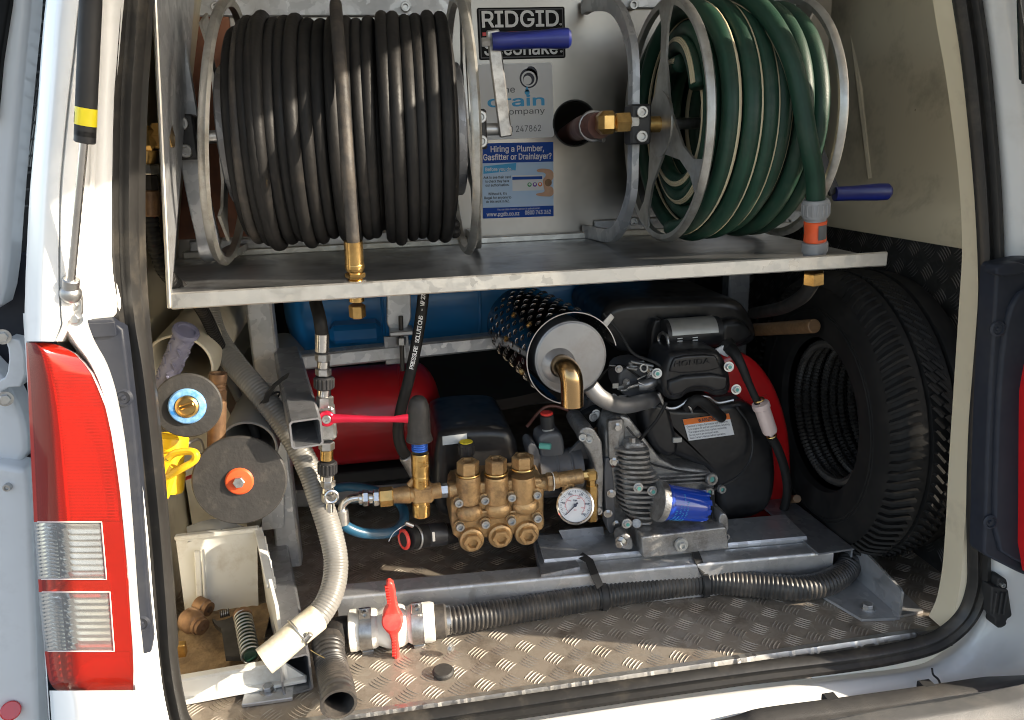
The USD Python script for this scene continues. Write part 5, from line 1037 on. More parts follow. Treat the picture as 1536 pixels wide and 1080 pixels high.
hs2 = solo('tap_hose', 'black hose curving down from the shelf under the green hose connector', 'hose', tube([P(1221, 412, .10), P(1216, 428, .11), P(1202, 446, .14), P(1172, 462, .22), P(1130, 470, .4)], .0115, 14), 'rubber_hose', True)
# ================================================================ high pressure pump
pu = thing('pressure_pump', 'brass three cylinder pressure pump with a round gauge, bolted to the engine', 'pump', tuple(P(745, 830, .25)))
YP = .235
def U(x, y, Y=YP): return P(x, y, Y)
head = add(pu, 'pump_head', puff([(676, 742), (684, 728), (806, 716), (818, 722), (816, 765), (818, 792), (806, 800), (690, 812), (676, 800)], YP-.002, .075, .006, 1), 'cast_brass', label='cast brass pump head')
CX_ = ((702, 711, 691), (744, 709, 688), (784, 702, 683))
for i, (x, yt, yp) in enumerate(CX_):
    a, b = U(x+1, 752, YP+.004), U(x, yt, YP+.004)
    c = add(pu, 'cylinder', lathe([(0, 0), (.0205, 0), (.0218, .004), (.0218, .030), (.0214, .046), (.0205, .050), (0, .050)], a, b-a, 40), 'cast_brass', 40)
    add(c, 'seal_ring', torus(b+[0, 0, .001], b-a, .0195, .0024, 36, 8), 'brass')
    add(c, 'hex_plug', hexnut(b, U(x, yp, YP+.004), .0195, .0115), 'cast_brass')
    q = U(x+2+i, 768-i*5, YP-.001); add(pu, 'lower_barrel', cat(trimesh.creation.icosphere(3, .0245).apply_scale((1, .75, .72)).apply_translation(q)), 'cast_brass', True)
    n0 = U((708, 751, 791)[i], (811, 805, 801)[i], YP-.010); v_ = unit((.03, -1, .02)); n_ = add(pu, 'valve_cap', lathe([(0, -.03), (.0225, -.03), (.0225, -.004), (.0215, 0), (.0185, .002), (.0175, .002), (0, .002)], n0, v_, 40), 'cast_brass')
    add(n_, 'cap_hex', hexnut(n0, n0+v_*.012, .0165, .0095), 'cast_brass')
for x, y in ((688, 753), (727, 749), (767, 745), (805, 741), (690, 789), (728, 785), (767, 780), (806, 776)):
    q = U(x, y, YP-.008); bs_ = add(pu, 'bolt_boss', cyl(q+[0, .03, 0], q, .0105, 20, .001), 'cast_brass'); add(bs_, 'bolt', capscrew(q, (0, -1, .05), .0078, .008), 'zinc_steel')
for x in (747-19, 768): add(pu, 'cast_rib', tube([U(x-8, 768, YP-.006), U(x+6, 767, YP-.008)], .0028, 8), 'cast_brass')
# ports
add(pu, 'inlet_port', cyl(U(690, 733, YP+.012), U(672, 735, YP+.012), .0165, 28), 'cast_brass'); add(pu, 'union_nut', hexnut(U(672, 735), U(659, 736), .0125), 'chrome')
add(pu, 'outlet_port', cyl(U(800, 726, YP+.012), U(822, 723, YP+.012), .0150, 28), 'cast_brass'); add(pu, 'outlet_nut', hexnut(U(820, 723), U(828, 722), .0165), 'cast_brass'); add(pu, 'washer', lathe([(.0105, 0), (.0165, 0), (.0165, .0012), (.0105, .0012)], U(828.5, 722), (1, 0, 0), 30), 'white_plastic')
# unloader valve on the left, with a rubber cap
Yu = .215
def S_(x, y): return P(x, y, Yu)
un = add(pu, 'unloader_valve', lathe([(0, 0), (.0142, 0), (.0152, .002), (.0152, .022), (.0135, .024), (.0135, .050), (.0145, .052), (.0145, .072), (.0138, .074), (.0150, .076), (.0150, .112), (.0140, .114), (0, .114)], S_(632, 773), S_(630, 674)-S_(632, 773), 36), 'brass', label='brass unloader valve')
add(un, 'cross_tube', cat(cyl(S_(612, 742), S_(662, 735), .0135, 28), rbox(S_(634, 739), (.034, .030, .030), .004)), 'cast_brass'); add(un, 'left_branch', cyl(S_(588, 744), S_(616, 741), (.0125, .0155), 30), 'cast_brass'); add(un, 'hex_end', hexnut(S_(569, 746), S_(590, 744), .0165), 'brass')
add(un, 'diagonal_arm', tube([S_(614, 728), S_(624, 716), S_(630, 708)], .006, 12), 'cast_brass')
for k, (x, y) in enumerate(((632, 692), (632, 722))): add(un, 'embossed_mark', text('DF'[k]+'5', .010, S_(x-5, y+5)+[0, -.0154, 0], (1, 0, 0), (0, 0, 1), None, True, .0012), 'brass', False)
add(un, 'blue_spring', cat(*[torus(S_(629.5, 664+k*3.3), (0.05, 0, 1), .0118, .0020, 28, 8) for k in range(4)]), 'blue_wire')
cp = add(un, 'rubber_cap', lathe([(0, 0), (.0205, 0), (.0215, .002), (.0205, .008), (.0192, .012), (.0182, .050), (.0172, .060), (.0140, .070), (.0085, .0755), (0, .077)], S_(629, 660), S_(627, 590)-S_(629, 660), 36), 'disc_rubber', 40)
add(cp, 'cap_lip', torus(S_(629, 659), S_(627, 590)-S_(629, 660), .0205, .0020, 36, 8), 'dusty_hose')
# suction elbow lower left
se = add(pu, 'suction_elbow', tube([U(690, 798, .27), U(660, 802, .26), U(634, 804, .25), U(612, 808, .235)], (.0175, .0195, .0205, .0195), 22, 8), 'rubber_hose', True, 'black rubber suction elbow')
add(se, 'hose_cuff', cyl(U(668, 800, .262), U(640, 803.5, .252), .0208, 28), 'black_plastic'); add(se, 'pale_mark', bar(U(650, 798, .228), U(651, 812, .228), .0045, .002, (0, -1, 0)), 'white_plastic'); add(se, 'red_seal', torus(U(606, 809, .232), (1, .55, -.1), .0155, .0032, 30, 8), 'red_plastic'); add(se, 'dark_mouth', lathe([(0, 0), (.0165, 0)], U(605, 809, .231), (-1, -.5, .1), 24), 'void')
add(se, 'hose_clamp', torus(U(624, 806, .242), U(634, 804, .25)-U(612, 808, .235), .0205, .0020, 30, 8), 'zinc_steel'); add(se, 'clip_wire', tube([U(612, 785, .225), U(600, 792, .21), U(590, 800, .205), U(583, 812, .20)], .0009, 6), 'zinc_steel'); add(se, 'clip_screw', cyl(U(608, 784, .225), U(620, 789, .225), .004), 'zinc_steel')
# crankcase and drive housing
ck = add(pu, 'crankcase', puff([(652, 665), (662, 646), (756, 640), (774, 655), (782, 690), (780, 770), (668, 785), (650, 760)], .325, .20, .018, 2), 'engine_black', label='black pump crankcase')
add(ck, 'data_plate', prism([P(661, 656, .324)[:2]+[0, .012], P(700, 652, .324)[:2]+[0, .012], P(703, 664, .324)[:2]+[0, -.001], P(666, 668, .324)[:2]+[0, -.001]] and [(0, 0), (.045, 0), (.045, .016), (0, .016)], P(664, 668, .322), (1, 0, .03), (.05, .35, .94), .0008), 'label_silver', False)
fk = add(pu, 'oil_filler', cyl(P(701, 692, .30), P(700, 675, .30), .0115, 28), 'black_plastic'); add(fk, 'filler_cap', cyl(P(700, 682, .30), P(699, 663, .30), .0140, 28), 'black_plastic'); add(fk, 'yellow_top', lathe([(0, .0006), (.0118, .0006), (.0122, -.001)], P(699, 662.5, .30), P(699, 655, .30)-P(700, 675, .30), 28), 'label_yellow')
for k in range(14): fr_ = frame_to((0, 0, 1)); q = P(700, 682, .30)+.0138*(fr_[:, 0]*math.cos(k*2*PI/14)+fr_[:, 1]*math.sin(k*2*PI/14)); add(fk, 'cap_ridge', bar(q+[0, 0, .002], q+[0, 0, .018], .003, .0024, (math.cos(k*2*PI/14), math.sin(k*2*PI/14), 0.01)), 'black_plastic')
bh = add(pu, 'bell_housing', lathe([(.02, 0), (.036, 0), (.037, .002), (.037, .030), (.0355, .032), (.0355, .034), (.037, .036), (.037, .058), (.0355, .060), (.0355, .062), (.038, .064), (.040, .082), (.02, .082)], P(806, 706, .325), (1, .0, .0), 48), 'grey_paint', label='grey drive housing between pump and engine')
add(bh, 'breather_body', puff([(806, 660), (818, 650), (842, 648), (848, 668), (846, 690), (812, 692)], .31, .05, .008, 1), 'grey_paint'); add(bh, 'breather_neck', cyl(P(823, 654, .33), P(822, 640, .33), .0115), 'label_silver'); add(bh, 'breather_cap', cyl(P(822, 642, .33), P(820, 622, .33), .0130), 'black_plastic'); add(bh, 'red_button', cyl(P(820, 622, .33), P(820, 618, .33), .0120), 'red_plastic')
add(bh, 'side_flange', puff([(790, 672), (796, 664), (806, 668), (812, 690), (818, 735), (806, 738), (798, 700)], .30, .05, .003, 1), 'grey_paint'); add(bh, 'clip_bolt', capscrew(P(815, 669, .30), (.9, -.4, 0), .006, .014), 'teal_paint')
add(bh, 'gusset', puff([(848, 684), (882, 650), (886, 664), (886, 690)], .315, .008, .001, 0), 'grey_paint')
fl_ = add(pu, 'mounting_flange', puff([(868, 650), (876, 640), (890, 642), (903, 662), (906, 700), (904, 772), (894, 773), (892, 700), (884, 678), (874, 664)], .275, .10, .004, 0), 'cast_alu', label='pale machined flange plate')
for x, y in ((874, 655), (884, 658), (898, 765)): add(fl_, 'bolt', capscrew(P(x, y, .273), (-.3, -1, .1), .0075), 'zinc_steel')
for y in (660, 770): add(pu, 'spacer', cyl(P(900, y, .33), P(928, y-2, .33), .0085, 18), 'brass')
# gauge tee and gauge
gt = add(pu, 'gauge_tee', cat(cyl(U(829, 721), U(874, 714), .0135, 28), cyl(U(853, 718), U(853, 745), .0120, 28)), 'cast_brass', label='cast brass tee piece'); add(gt, 'tee_collar', cyl(U(829, 721), U(838, 719.5), .0152, 28), 'cast_brass'); add(gt, 'elbow', cat(cyl(U(870, 714), U(888, 712), .0085, 6), cyl(U(887, 710), U(887, 745), .0085, 6), rbox(U(887, 713), (.020, .018, .020), .004)), 'brass'); add(gt, 'drop_fitting', hexnut(U(888, 727), U(888, 780), .0115), 'brass')
add(gt, 'pipe_stub', cyl(U(812, 738, .26), U(846, 736, .26), .0110, 20), 'black_plastic')
gc = U(863, 758, .205); gd = unit(CAM-gc+np.array([-.10, 0, .02])); fr_ = frame_to(gd); gx_, gy_ = -fr_[:, 0]*-1, fr_[:, 1]
gx_ = unit(np.cross(fr_[:, 1], gd)); gy_ = np.cross(gd, gx_)
ga_ = add(pu, 'pressure_gauge', lathe([(0, -.026), (.028, -.026), (.030, -.022), (.030, -.004), (.0330, -.003), (.0335, 0), (.0330, .004), (.0305, .0055), (.0290, .004), (.0290, .0005), (0, .0005)], gc, gd, 64), 'chrome', 40, 'round pressure gauge in a steel case')
add(ga_, 'dial', lathe([(0, .0012), (.0289, .0012), (.0289, .0006)], gc, gd, 64), 'sticker_white', False)
def gp_at(r, deg, h=.0016): a = math.radians(deg); return gc+gd*h+gx_*r*math.cos(a)+gy_*r*math.sin(a)
tk, tr_ = [], []
for k in range(41):
    dg = 225-k*270/40; L_ = .0042 if k % 4 == 0 else .0022; tk.append(bar(gp_at(.0262-L_, dg), gp_at(.0262, dg), .0006 if k % 4 else .0009, .0002, gd, .00005))
for k in range(29):
    dg = 225-k*270/28; tr_.append(bar(gp_at(.0168, dg), gp_at(.0168+(.003 if k % 4 == 0 else .0016), dg), .0005, .0002, gd, .00005))
add(ga_, 'scale_marks', cat(tk), 'ink_dark', False); add(ga_, 'inner_marks', cat(tr_+[lathe([(.0164, .0014), (.0169, .0014)], gc, gd, 60, -PI/4+PI*.0, PI*1.25, gy_)]), 'ink_red', False)
for k, s_ in enumerate(('0', '50', '100', '150', '200', '250')): add(ga_, 'numeral', text(s_, .0030, gp_at(.0208, 225-k*54)-gy_*.0014, gx_, gy_, None, True, .0002, True), 'ink_dark', False)
for k, s_ in enumerate(('0', '1000', '2000', '3000')): add(ga_, 'inner_numeral', text(s_, .0019, gp_at(.0135, 225-k*80)-gy_*.001, gx_, gy_, None, False, .0002, True), 'ink_red', False)
add(ga_, 'lettering', text('bar', .0032, gp_at(.007, 90), gx_, gy_, None, True, .0002, True), 'ink_dark', False); add(ga_, 'lettering', text('psi', .0024, gp_at(.009, 270), gx_, gy_, None, False, .0002, True), 'ink_red', False)
nd_ = 228; add(ga_, 'needle', cat(sweep(np.array([gp_at(.0065, nd_+180, .003), gp_at(0, nd_, .003), gp_at(.023, nd_, .003)]), np.array([circ(4, .0014), circ(4, .0012), circ(4, .0004)]), up=gd), lathe([(0, .004), (.0030, .004), (.0030, .002)], gc, gd, 20)), 'ink_dark')
add(ga_, 'glass', lathe([(0, .0046), (.018, .0044), (.0292, .0038)], gc, gd, 40), 'gauge_glass', True)

# ================================================================ engine
en = thing('engine', 'black and red petrol engine with a big silencer, mounted on the frame', 'engine', tuple(P(1050, 830, .3)))
# base casting and crankcase
bs = add(en, 'sump', puff([(962, 806), (1090, 790), (1094, 824), (964, 838)], .205, .22, .004, 0), 'cast_alu', label='grey cast sump flange')
sp0 = P(1021, 816, .203); add(bs, 'drain_plug', lathe([(0, 0), (.0125, 0), (.0130, .002), (.0120, .006), (.006, .006), (.0055, .003), (0, .003)], sp0, (0, -1, .1), 32), 'label_silver'); add(bs, 'drain_hex', hexnut(sp0+[0, -.005, 0], sp0+[0, -.012, .001], .0075, .004), 'label_silver')
for x, y in ((975, 799), (1035, 792)): add(bs, 'stud', hexbolt(P(x, y+4, .245), (0, 0, 1), .0085, .012), 'rusty_brass')
add(bs, 'lug', puff([(928, 806), (938, 800), (948, 806), (951, 822), (944, 826), (930, 822)], .226, .03, .003, 1), 'cast_alu'); add(bs, 'lug_bolt', hexbolt(P(932, 812, .224), (-.6, -.8, 0), .0075, .012), 'chrome')
cc_ = add(en, 'crankcase', puff([(905, 680), (915, 632), (940, 620), (962, 650), (1000, 700), (1064, 705), (1072, 715), (1076, 792), (962, 806), (925, 800), (910, 770)], .30, .18, .006, 1), 'cast_alu', label='grey cast crankcase')
for k, y in enumerate((712, 718, 724, 760, 768, 776, 784)): add(cc_, 'cast_rib', bar(P(965, y+4, .292), P(1062, y-2, .292), .010, .0035, (0, 0, 1)), 'cast_alu')
add(cc_, 'upright_boss', puff([(908, 632), (936, 622), (940, 660), (928, 700), (930, 740), (914, 745), (908, 700)], .285, .05, .006, 1), 'cast_alu'); add(cc_, 'gasket_edge', puff([(906, 690), (916, 686), (922, 730), (924, 800), (912, 800), (908, 760)], .278, .03, .003, 1), 'grey_paint')
for x, y in ((921, 692), (917, 740), (912, 770), (925, 786), (926, 640)): add(cc_, 'case_bolt', hexbolt(P(x, y, .276), (-.2, -1, 0), .0058, .006), 'chrome')
# finned cover
lft = (926, 927, 928, 928, 929, 929, 930, 930, 931, 932, 933, 935, 938, 942, 946); rgt = (975, 977, 978, 978, 982, 987, 991, 991, 992, 993, 993, 992, 990, 986, 980)
for k in range(15):
    y = 672+k*7.6; a, b = P(lft[k], y, .25), P(rgt[k], y-2, .25); w = b[0]-a[0]; z = a[2]
    pl = chaikin([(a[0], .30), (a[0]+.002, .272), (a[0]+w*.25, .250), (a[0]+w*.7, .240), (a[0]+w*.96, .247), (b[0], .262), (b[0], .30)], 2)
    add(cc_, 'cooling_fin', prism(pl, (0, 0, z-.0022), (1, 0, 0), (0, 1, -.04), .0042, (0, 0, 1)), 'cast_alu', 40)
add(cc_, 'fin_core', puff([(930, 668), (972, 662), (976, 700), (986, 725), (988, 770), (975, 785), (940, 780)], .262, .05, .008, 1), 'cast_alu')
for x, y in ((949, 661), (961, 668)): add(cc_, 'top_bolt', cat(cyl(P(x, y+14, .27), P(x, y+2, .27), .0075, 16), hexnut(P(x, y+3, .27), P(x, y-5, .27), .0062)), 'zinc_steel')
for x, y in ((957, 731), (978, 736), (940, 785)): q = P(x, y, .238); bo = add(cc_, 'green_bolt', hexbolt(q, (0, -1, .1), .0065, .006), 'zinc_steel'); add(bo, 'bolt_mark', lathe([(0, 0), (.0035, 0)], q+unit([0, -1, .1])*.0078, (0, -1, .1), 16), 'teal_paint')
add(cc_, 'round_boss', cyl(P(955, 785, .26), P(955, 785, .238), .0090, 24), 'cast_alu')
# oil filter
fa, fb = P(992, 752, .232), P(1057, 759, .236); fx = unit(fb-fa); fl2 = np.linalg.norm(fb-fa)
of = add(en, 'oil_filter', lathe([(0, .002), (.0325, .002), (.0340, .005), (.0340, .010), (.0320, .012), (.0312, fl2*.5), (.0300, fl2-.012), (.0270, fl2-.003), (.0215, fl2), (0, fl2+.001)], fa, fx, 60), 'blue_filter', 40, 'shiny blue oil filter')
for k in range(10): an = k*2*PI/10; fr_ = frame_to(fx); o_ = fa+fx*(fl2-.012)+(fr_[:, 0]*math.cos(an)+fr_[:, 1]*math.sin(an))*.0282; add(of, 'grip_flat', bar(o_, o_+fx*.011, .010, .002, unit(o_-fa-fx*(fl2-.012))), 'blue_filter')
add(of, 'filter_seat', lathe([(0, -.010), (.036, -.010), (.0372, -.006), (.0372, .002), (.033, .003), (0, .003)], fa, fx, 48), 'cast_alu')
for k, s_ in enumerate(('OIL FILTER', 'Genuine parts', 'Check the oil level', 'after replacing')):
    q = fa+fx*(.020+k*.0065); 
    z_ = np.array([0, 0, 1.0]); z_ = unit(z_-fx*z_.dot(fx)); y_ = np.cross(z_, fx)
    for c_i, ch in enumerate(s_):
        if ch == ' ': continue
        an = -1.15+c_i*.115; od = unit(-y_*math.cos(an) if y_[1] > 0 else y_*math.cos(an)) if False else None
        out = unit((np.array([0, -1, 0])-fx*np.array([0, -1, 0]).dot(fx))*math.cos(an)+z_*math.sin(an)); tang = unit(np.cross(fx, out)) 
        tang = tang if tang[2] > 0 else -tang
        add(of, 'lettering', text(ch, .0034, q+out*.0319, tang, -fx if np.dot(np.cross(tang, -fx), out) > 0 else fx, None, False, .0003), 'sticker_light_blue', False)
# black fan shroud and red cover
rcov = add(en, 'fan_cover', puff([(1066, 555), (1082, 534), (1106, 527), (1136, 540), (1162, 574), (1178, 615), (1188, 660), (1190, 735), (1184, 778), (1156, 802), (1094, 812), (1056, 800), (1050, 650)], .375, .17, .014, 2), 'red_paint', label='red painted fan cover')
add(rcov, 'cover_groove', tube([P(1094, 588, .374), P(1108, 594, .374), P(1120, 603, .374), P(1150, 592, .376)], .0018, 8), 'red_paint')
sh = add(en, 'fan_shroud', puff([(966, 606), (980, 600), (1010, 612), (1046, 612), (1100, 604), (1118, 602), (1140, 616), (1158, 650), (1167, 700), (1163, 750), (1146, 774), (1098, 786), (1080, 780), (1072, 712), (1030, 692), (996, 680), (974, 655)], .328, .16, .016, 2), 'engine_black', label='black moulded fan shroud')
add(sh, 'left_cowl', puff([(962, 612), (968, 604), (1004, 604), (1012, 640), (1022, 680), (1000, 690), (974, 668)], .312, .05, .012, 2), 'engine_black')
wl_, wr_ = P(1024, 629, .3265), P(1093, 620, .3265); wl2 = P(1033, 661, .3265); ux_ = unit(wr_-wl_); uy_2 = unit(wl_-wl2); W_ = np.linalg.norm(wr_-wl_); H_ = np.linalg.norm(wl_-wl2)
lab = add(sh, 'warning_label', prism([(0, 0), (W_, 0), (W_, H_), (0, H_)], wl2, ux_, uy_2, .0008), 'sticker_white', False, 'white and orange warning label')
lo = lambda u, v: wl2+ux_*u*W_+uy_2*v*H_+np.cross(ux_, uy_2)*.0009
add(lab, 'orange_band', prism([(0, H_*.74), (W_, H_*.74), (W_, H_), (0, H_)], wl2+np.cross(ux_, uy_2)*.0008, ux_, uy_2, .0003), 'ink_orange', False); add(lab, 'lettering', text('▲ WARNING' if False else 'WARNING', H_*.15, lo(.5, .79)+np.cross(ux_, uy_2)*.0004, ux_, uy_2, W_*.38, True, .0002, True), 'ink_dark', False)
for k, s_ in enumerate(('Gasoline is highly flammable and explosive.', 'Turn engine off and let cool before refueling.', 'The engine emits toxic carbon monoxide.', 'Do not run in an enclosed area.', "Read Owner's Manual before operation.")): add(lab, 'lettering', text(s_, H_*.085, lo(.04, .61-k*.135), ux_, uy_2, W_*(.9, .92, .84, .64, .78)[k], False, .0002), 'ink_dark', False)
add(sh, 'small_label', pbox(1010, 657, 1023, 664, .308, .006, .0005), 'label_silver')
# valve cover
vc = add(en, 'valve_cover', puff([(992, 572), (1000, 540), (1010, 527), (1074, 524), (1086, 532), (1098, 560), (1100, 592), (1076, 598), (1062, 590), (1036, 590), (1022, 603), (1000, 602)], .285, .09, .016, 2), 'engine_black', label='black valve cover with embossed lettering')
add(vc, 'raised_top', puff([(1008, 545), (1014, 535), (1070, 531), (1078, 540), (1082, 556), (1004, 562)], .281, .02, .004, 1), 'engine_black'); add(vc, 'lower_step', puff([(1004, 566), (1090, 559), (1094, 584), (1074, 590), (1062, 582), (1036, 582), (1022, 594), (1004, 594)], .275, .02, .007, 1), 'engine_black')
add(vc, 'lettering', text('HONDA', .0095, P(1012, 550, .2805), (1, 0, .02), (0, -.15, 1), .068, True, .0012), 'black_plastic', False)
add(vc, 'cover_lip', sweep(spline(np.array([P(988, 590, .30), P(998, 610, .30), P(1012, 612, .30), P(1024, 606, .30), P(1036, 597, .30), P(1060, 595, .30), P(1076, 604, .30), P(1100, 600, .30)]), 6), circ(8, .003)), 'zinc_steel')
for x, y in ((985, 560), (1093, 550), (1104, 584)): q = P(x, y, .278); b_ = add(vc, 'cover_bolt', hexbolt(q, (-.1, -1, .15), .0066, .006), 'zinc_steel'); add(b_, 'bolt_mark', lathe([(0, 0), (.0035, 0)], q+unit([-.1, -1, .15])*.0078, (-.1, -1, .15), 16), 'teal_paint')
add(en, 'breather_hose', tube([P(1030, 612, .30), P(1046, 600, .285), P(1066, 612, .29), P(1082, 626, .32)], .0105, 16), 'rubber_hose'); add(en, 'hose_clip', torus(P(1034, 610, .296), (1, -.2, .5), .0115, .002, 24, 6), 'zinc_steel')
add(en, 'cylinder_block', pbox(985, 600, 1110, 690, .345, .14, .008), 'matt_black')
# air cleaner
ac = add(en, 'air_cleaner', puff([(900, 480), (915, 455), (960, 448), (1094, 446), (1122, 458), (1140, 500), (1134, 516), (1100, 528), (990, 540), (920, 530)], .42, .24, .02, 2), 'engine_black', label='black air cleaner housing')
add(ac, 'left_duct', puff([(978, 482), (996, 478), (996, 536), (976, 536)], .395, .04, .005, 1), 'engine_black'); add(ac, 'right_lobe', puff([(1078, 484), (1106, 476), (1128, 490), (1130, 510), (1100, 524), (1076, 516)], .40, .06, .014, 2), 'engine_black')
ra, rb = P(1000, 502, .385), P(1068, 497, .385); rx = unit(rb-ra); rl = np.linalg.norm(rb-ra)
dr_ = add(ac, 'control_drum', lathe([(0, -.008), (.029, -.008), (.030, -.004), (.030, rl+.008), (.029, rl+.012), (0, rl+.012)], ra, rx, 48), 'black_plastic'); 
lp_ = add(dr_, 'metal_plate', lathe([(.0302, 0), (.0308, .0), (.0308, rl), (.0302, rl)], ra, rx, 30, PI*.55, PI*1.45, (0, 1, 0)), 'label_silver')
for k in (0, 1): add(dr_, 'white_mark', cat(*[bar(P(1016+k*23, 508+j*4-k*1.5, .3535), P(1024+k*23, 507.5+j*4-k*1.5, .3535), .002, .0012, (0, -1, 0)) for j in (0, 1)]), 'sticker_white')
# ring bolt, choke parts, carburettor linkage
add(en, 'lifting_ring', torus(P(995, 512, .36), (1, .25, 0), .016, .0030, 32, 8), 'zinc_steel')
cbt = add(en, 'carburettor', puff([(928, 560), (940, 548), (968, 545), (990, 560), (985, 595), (950, 600), (930, 590)], .34, .07, .008, 1), 'grey_paint', label='carburettor with small linkages')
rg = np.random.default_rng(4)
add(cbt, 'intake_pipe', tube([P(958, 578, .325), P(972, 576, .322), P(992, 566, .33)], .0105, 18), 'muffler_steel')
for k in range(22):
    x, y = rg.uniform(918, 978), rg.uniform(540, 600); q = P(x, y, rg.uniform(.31, .335)); kk = rg.integers(0, 4)
    if kk == 0: add(cbt, 'small_bolt', hexbolt(q, (rg.normal(0, .4), -1, rg.normal(0, .4)), rg.uniform(.0035, .0055)), 'zinc_steel')
    elif kk == 1: add(cbt, 'link_rod', cyl(q, q+[rg.uniform(-.03, .03), rg.uniform(-.01, .01), rg.uniform(-.008, .008)], .0013, 8), 'zinc_steel')
    elif kk == 2: add(cbt, 'lever_plate', rbox(q, (rg.uniform(.008, .018), .002, rg.uniform(.005, .012)), .0005), ('label_silver', 'teal_paint', 'cast_alu')[k % 3])
    else: add(cbt, 'spring', corrugated([q, q+[rg.uniform(-.02, .02), .004, rg.uniform(-.01, .01)], q+[rg.uniform(-.03, .03), .006, rg.uniform(-.01, .01)]], .0028, .002, .0006, 8), 'zinc_steel')
add(cbt, 'throttle_clip', torus(P(966, 552, .318), (0, -1, .3), .0068, .0015, 20, 6), 'white_plastic')
for k in range(9):
    x, y = rg.uniform(870, 935), rg.uniform(610, 650); q = P(x, y, rg.uniform(.33, .36)); add(cc_, 'small_fixing', hexbolt(q, (rg.normal(0, .3), -1, .2), rg.uniform(.004, .0065)), 'rusty_brass' if k % 2 else 'zinc_steel')
add(en, 'back_plate', puff([(870, 615), (960, 605), (985, 640), (960, 700), (900, 690), (872, 650)], .37, .02, .003, 1), 'matt_black')
add(en, 'heat_bracket', puff([(912, 632), (934, 628), (936, 650), (930, 652), (928, 690), (914, 690)], .275, .012, .003, 0), 'cast_alu')
# spark plug boot, fuel hose and filter
add(en, 'plug_tab', puff([(1072, 525), (1098, 512), (1102, 518), (1092, 536), (1086, 534)], .315, .004, .001, 0), 'sticker_white')
pbp = [P(1092, 520, .325), P(1102, 530, .30), P(1112, 548, .285), P(1122, 572, .28), P(1134, 604, .275)]
fh = add(en, 'plug_boot', tube(pbp[:4], (.0135, .0105, .0085, .0075), 18, 8), 'rubber_hose'); add(fh, 'lower_hose', tube([P(1112, 548, .285), P(1122, 572, .28), P(1130, 590, .275), P(1138, 606, .272)], .0070, 16), 'rubber_hose'); add(fh, 'boot_collar', cyl(P(1088, 514, .33), P(1095, 524, .318), .0155, 24), 'rubber_hose')
a, b = P(1140, 604, .27), P(1156, 650, .27); fx2 = unit(b-a); L2 = np.linalg.norm(b-a)
ff = add(en, 'fuel_filter', lathe([(0, -.004), (.004, -.004), (.005, 0), (.0155, .001), (.0165, .003), (.0165, .011), (.0145, .013), (.0140, L2*.9), (.0125, L2-.002), (.004, L2), (.004, L2+.008), (0, L2+.008)], a, fx2, 36), 'milky_plastic', 40, 'milky plastic fuel filter')
for q in (a-fx2*.006, b+fx2*.006): add(ff, 'spring_clip', torus(q, fx2, .0085, .0018, 24, 6), 'brass')
add(en, 'fuel_hose', tube([P(1157, 656, .27), P(1166, 672, .275), P(1176, 700, .285), P(1181, 730, .30), P(1178, 756, .32), P(1170, 775, .36)], .0088, 16), 'rubber_hose')
# oil level stick and side bolts
for x, y, r in ((1066, 718, .0125), (1062, 737, .010), (1081, 733, .0085)): q = P(x, y, .285); bo = add(en, 'side_plug', lathe([(0, 0), (r, 0), (r, .006), (r*.85, .008), (r*.5, .008), (r*.45, .004), (0, .004)], q, (.1, -1, .1), 30), 'cast_alu'); add(bo, 'plug_socket', lathe([(0, .0045), (r*.42, .0045)], q, (.1, -1, .1), 20), 'teal_paint')
add(en, 'black_stay', bar(P(1068, 742, .272), P(1073, 806, .215), .0085, .005, (0, -1, 0), .001), 'matt_black'); add(en, 'foot_lug', puff([(1078, 772), (1092, 770), (1094, 800), (1080, 802)], .222, .08, .003, 1), 'cast_alu'); add(en, 'lug_socket', capscrew(P(1087, 803, .220), (0, -1, 0), .0075), 'cast_alu')
# silencer
A_, B_ = P(857, 537, .20), P(786, 486, .53); mx_ = unit(B_-A_); mL = np.linalg.norm(B_-A_)
mf = add(en, 'silencer', lathe([(0, .000), (.0570, .000), (.0590, .0015), (.0600, .006), (.0600, mL-.01), (.055, mL), (0, mL)], A_, mx_, 72), 'muffler_steel', 40, 'round steel silencer with a dull end cap')
add(mf, 'end_seam', torus(A_+mx_*.004, mx_, .0595, .0026, 72, 8), 'muffler_steel'); add(mf, 'outlet_boss', lathe([(.030, 0), (.024, .006), (.0185, .010), (.0175, .012)], P(838, 548, .199), -mx_, 36), 'muffler_steel')
tpp = [P(840, 547, .20), P(844, 549, .182), P(851, 554, .166), P(856, 564, .157), P(858, 580, .155), P(858.5, 608, .155)]
add(mf, 'tail_pipe', pipe(tpp, .0185, .0172, 30, 10, .05), 'hot_brass', 40, 'brass coloured down-turned tail pipe')
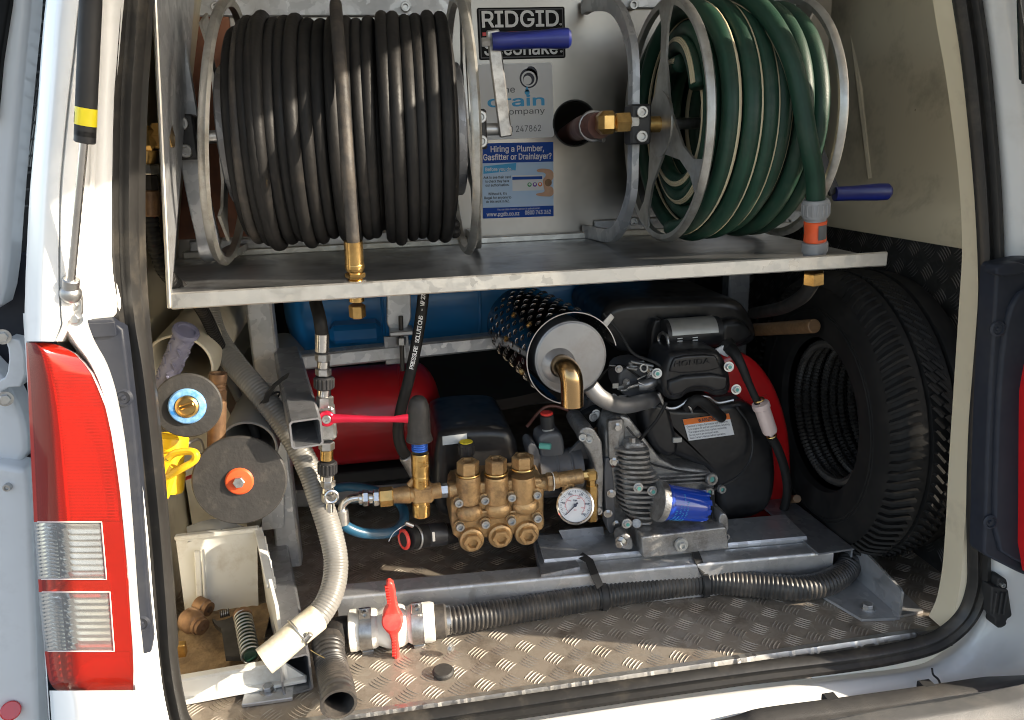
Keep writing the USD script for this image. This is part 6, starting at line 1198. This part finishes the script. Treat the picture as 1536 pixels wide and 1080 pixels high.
# shield: open sheet wrapped round the silencer
upv = np.array([0, 0, 1.0]); SR = .0765
f_ = frame_to(mx_, upv)
def ang_of(px, py):
    q = P(px, py, .20)-A_; return math.atan2(q.dot(f_[:, 1]), q.dot(f_[:, 0]))
a_s, a_e = ang_of(922, 518), ang_of(838, 618)
if a_e < a_s: a_s, a_e = a_e, a_s
mid_in = (a_s+a_e)/2; left = ang_of(790, 520)
if not (a_s < left < a_e): a_s, a_e = a_e, a_s+2*PI
sld = add(en, 'heat_shield', lathe([(SR, -.004), (SR+.0008, -.005), (SR+.0012, -.004), (SR+.0012, mL+.0), (SR, mL)], A_, mx_, 90, a_s, a_e, upv), 'shield_steel', 30, 'dark perforated heat shield round the silencer')
add(sld, 'shield_edge', lathe([(SR-.0002, -.0065), (SR+.0014, -.0065), (SR+.0014, -.0045), (SR-.0002, -.0045), (SR-.0002, -.0065)], A_, mx_, 90, a_s, a_e, upv), 'louvre_steel')
M, nh = [], 0
HX = []
for i in range(11):
    z0 = .018+i*(mL-.03)/11
    for j in range(int((a_e-a_s)/.30)):
        an = a_s+.1+j*.30+(.15 if i % 2 else 0)
        if an > a_e-.06: continue
        q = []
        for s_ in np.linspace(-1, 1, 5):
            aa = an+.07*s_; zz_ = z0+.004*(1-s_*s_); r_ = SR+.0012+.0014*(1-s_*s_)
            q.append(A_+mx_*zz_+(f_[:, 0]*math.cos(aa)+f_[:, 1]*math.sin(aa))*r_)
        M.append(sweep(np.array(q), circ(5, .0008)))
        hx = []
        hq = A_+mx_*(z0-.006); od = f_[:, 0]*math.cos(an)+f_[:, 1]*math.sin(an); td = -f_[:, 0]*math.sin(an)+f_[:, 1]*math.cos(an)
        HX.append(lathe([(0, .0016), (.0040, .0014)], hq+od*SR, od, 6))
add(sld, 'louvre', cat(M), 'louvre_steel', 40, kind='stuff'); add(sld, 'slot', cat(HX), 'void', False, kind='stuff')
for z_, px, py in ((.05, 795, 488), (.06, 780, 560), (.16, 756, 460), (.15, 748, 523)):
    q = A_+mx_*z_; w = P(px, py, .25)-A_; w = unit(w-mx_*w.dot(mx_)); add(sld, 'shield_screw', hexbolt(q+w*SR, w, .0052, .004), 'brass')
add(en, 'exhaust_pipe', tube([P(884, 578, .25), P(898, 594, .25), P(916, 604, .265), P(940, 608, .28), P(968, 602, .31), P(985, 598, .34)], .0150, 24), 'muffler_steel', True, 'bent grey exhaust pipe'); add(en, 'shield_lug', puff([(902, 486), (916, 470), (922, 476), (908, 494)], .27, .003, .0008, 0), 'zinc_steel')

# loose wiring round the engine
for k, (q, r_) in enumerate((([P(905, 470, .36), P(930, 500, .35), P(950, 530, .33), P(985, 545, .31), P(1000, 560, .30)], .0028), ([P(880, 600, .37), P(905, 560, .36), P(930, 548, .345), P(960, 566, .33)], .0022), ([P(1105, 610, .32), P(1125, 640, .315), P(1128, 680, .315), P(1110, 712, .30), P(1070, 735, .285)], .0026), ([P(790, 640, .36), P(820, 610, .38), P(860, 620, .38), P(900, 660, .33), P(920, 700, .275)], .003), ([P(940, 640, .29), P(955, 660, .285), P(968, 690, .285), P(1000, 702, .29), P(1050, 712, .29)], .002), ([P(1000, 604, .295), P(985, 630, .295), P(968, 650, .295), P(955, 664, .28)], .0032))):
    add(en, 'wire', tube(q, r_, 8), ('matt_black', 'rubber_hose', 'matt_black', 'rust_hose', 'matt_black', 'rubber_hose')[k])
solo('yellow_strap', 'dull yellow webbing strap lying across the dark space behind the pump', 'strap', sweep(spline(np.array([P(690, 612, .75), P(760, 606, .74), P(830, 592, .74), P(900, 588, .76)]), 6), np.array([(-.013, -.001), (.013, -.001), (.013, .001), (-.013, .001)]), up=(0, -.8, .6)), 'ply')
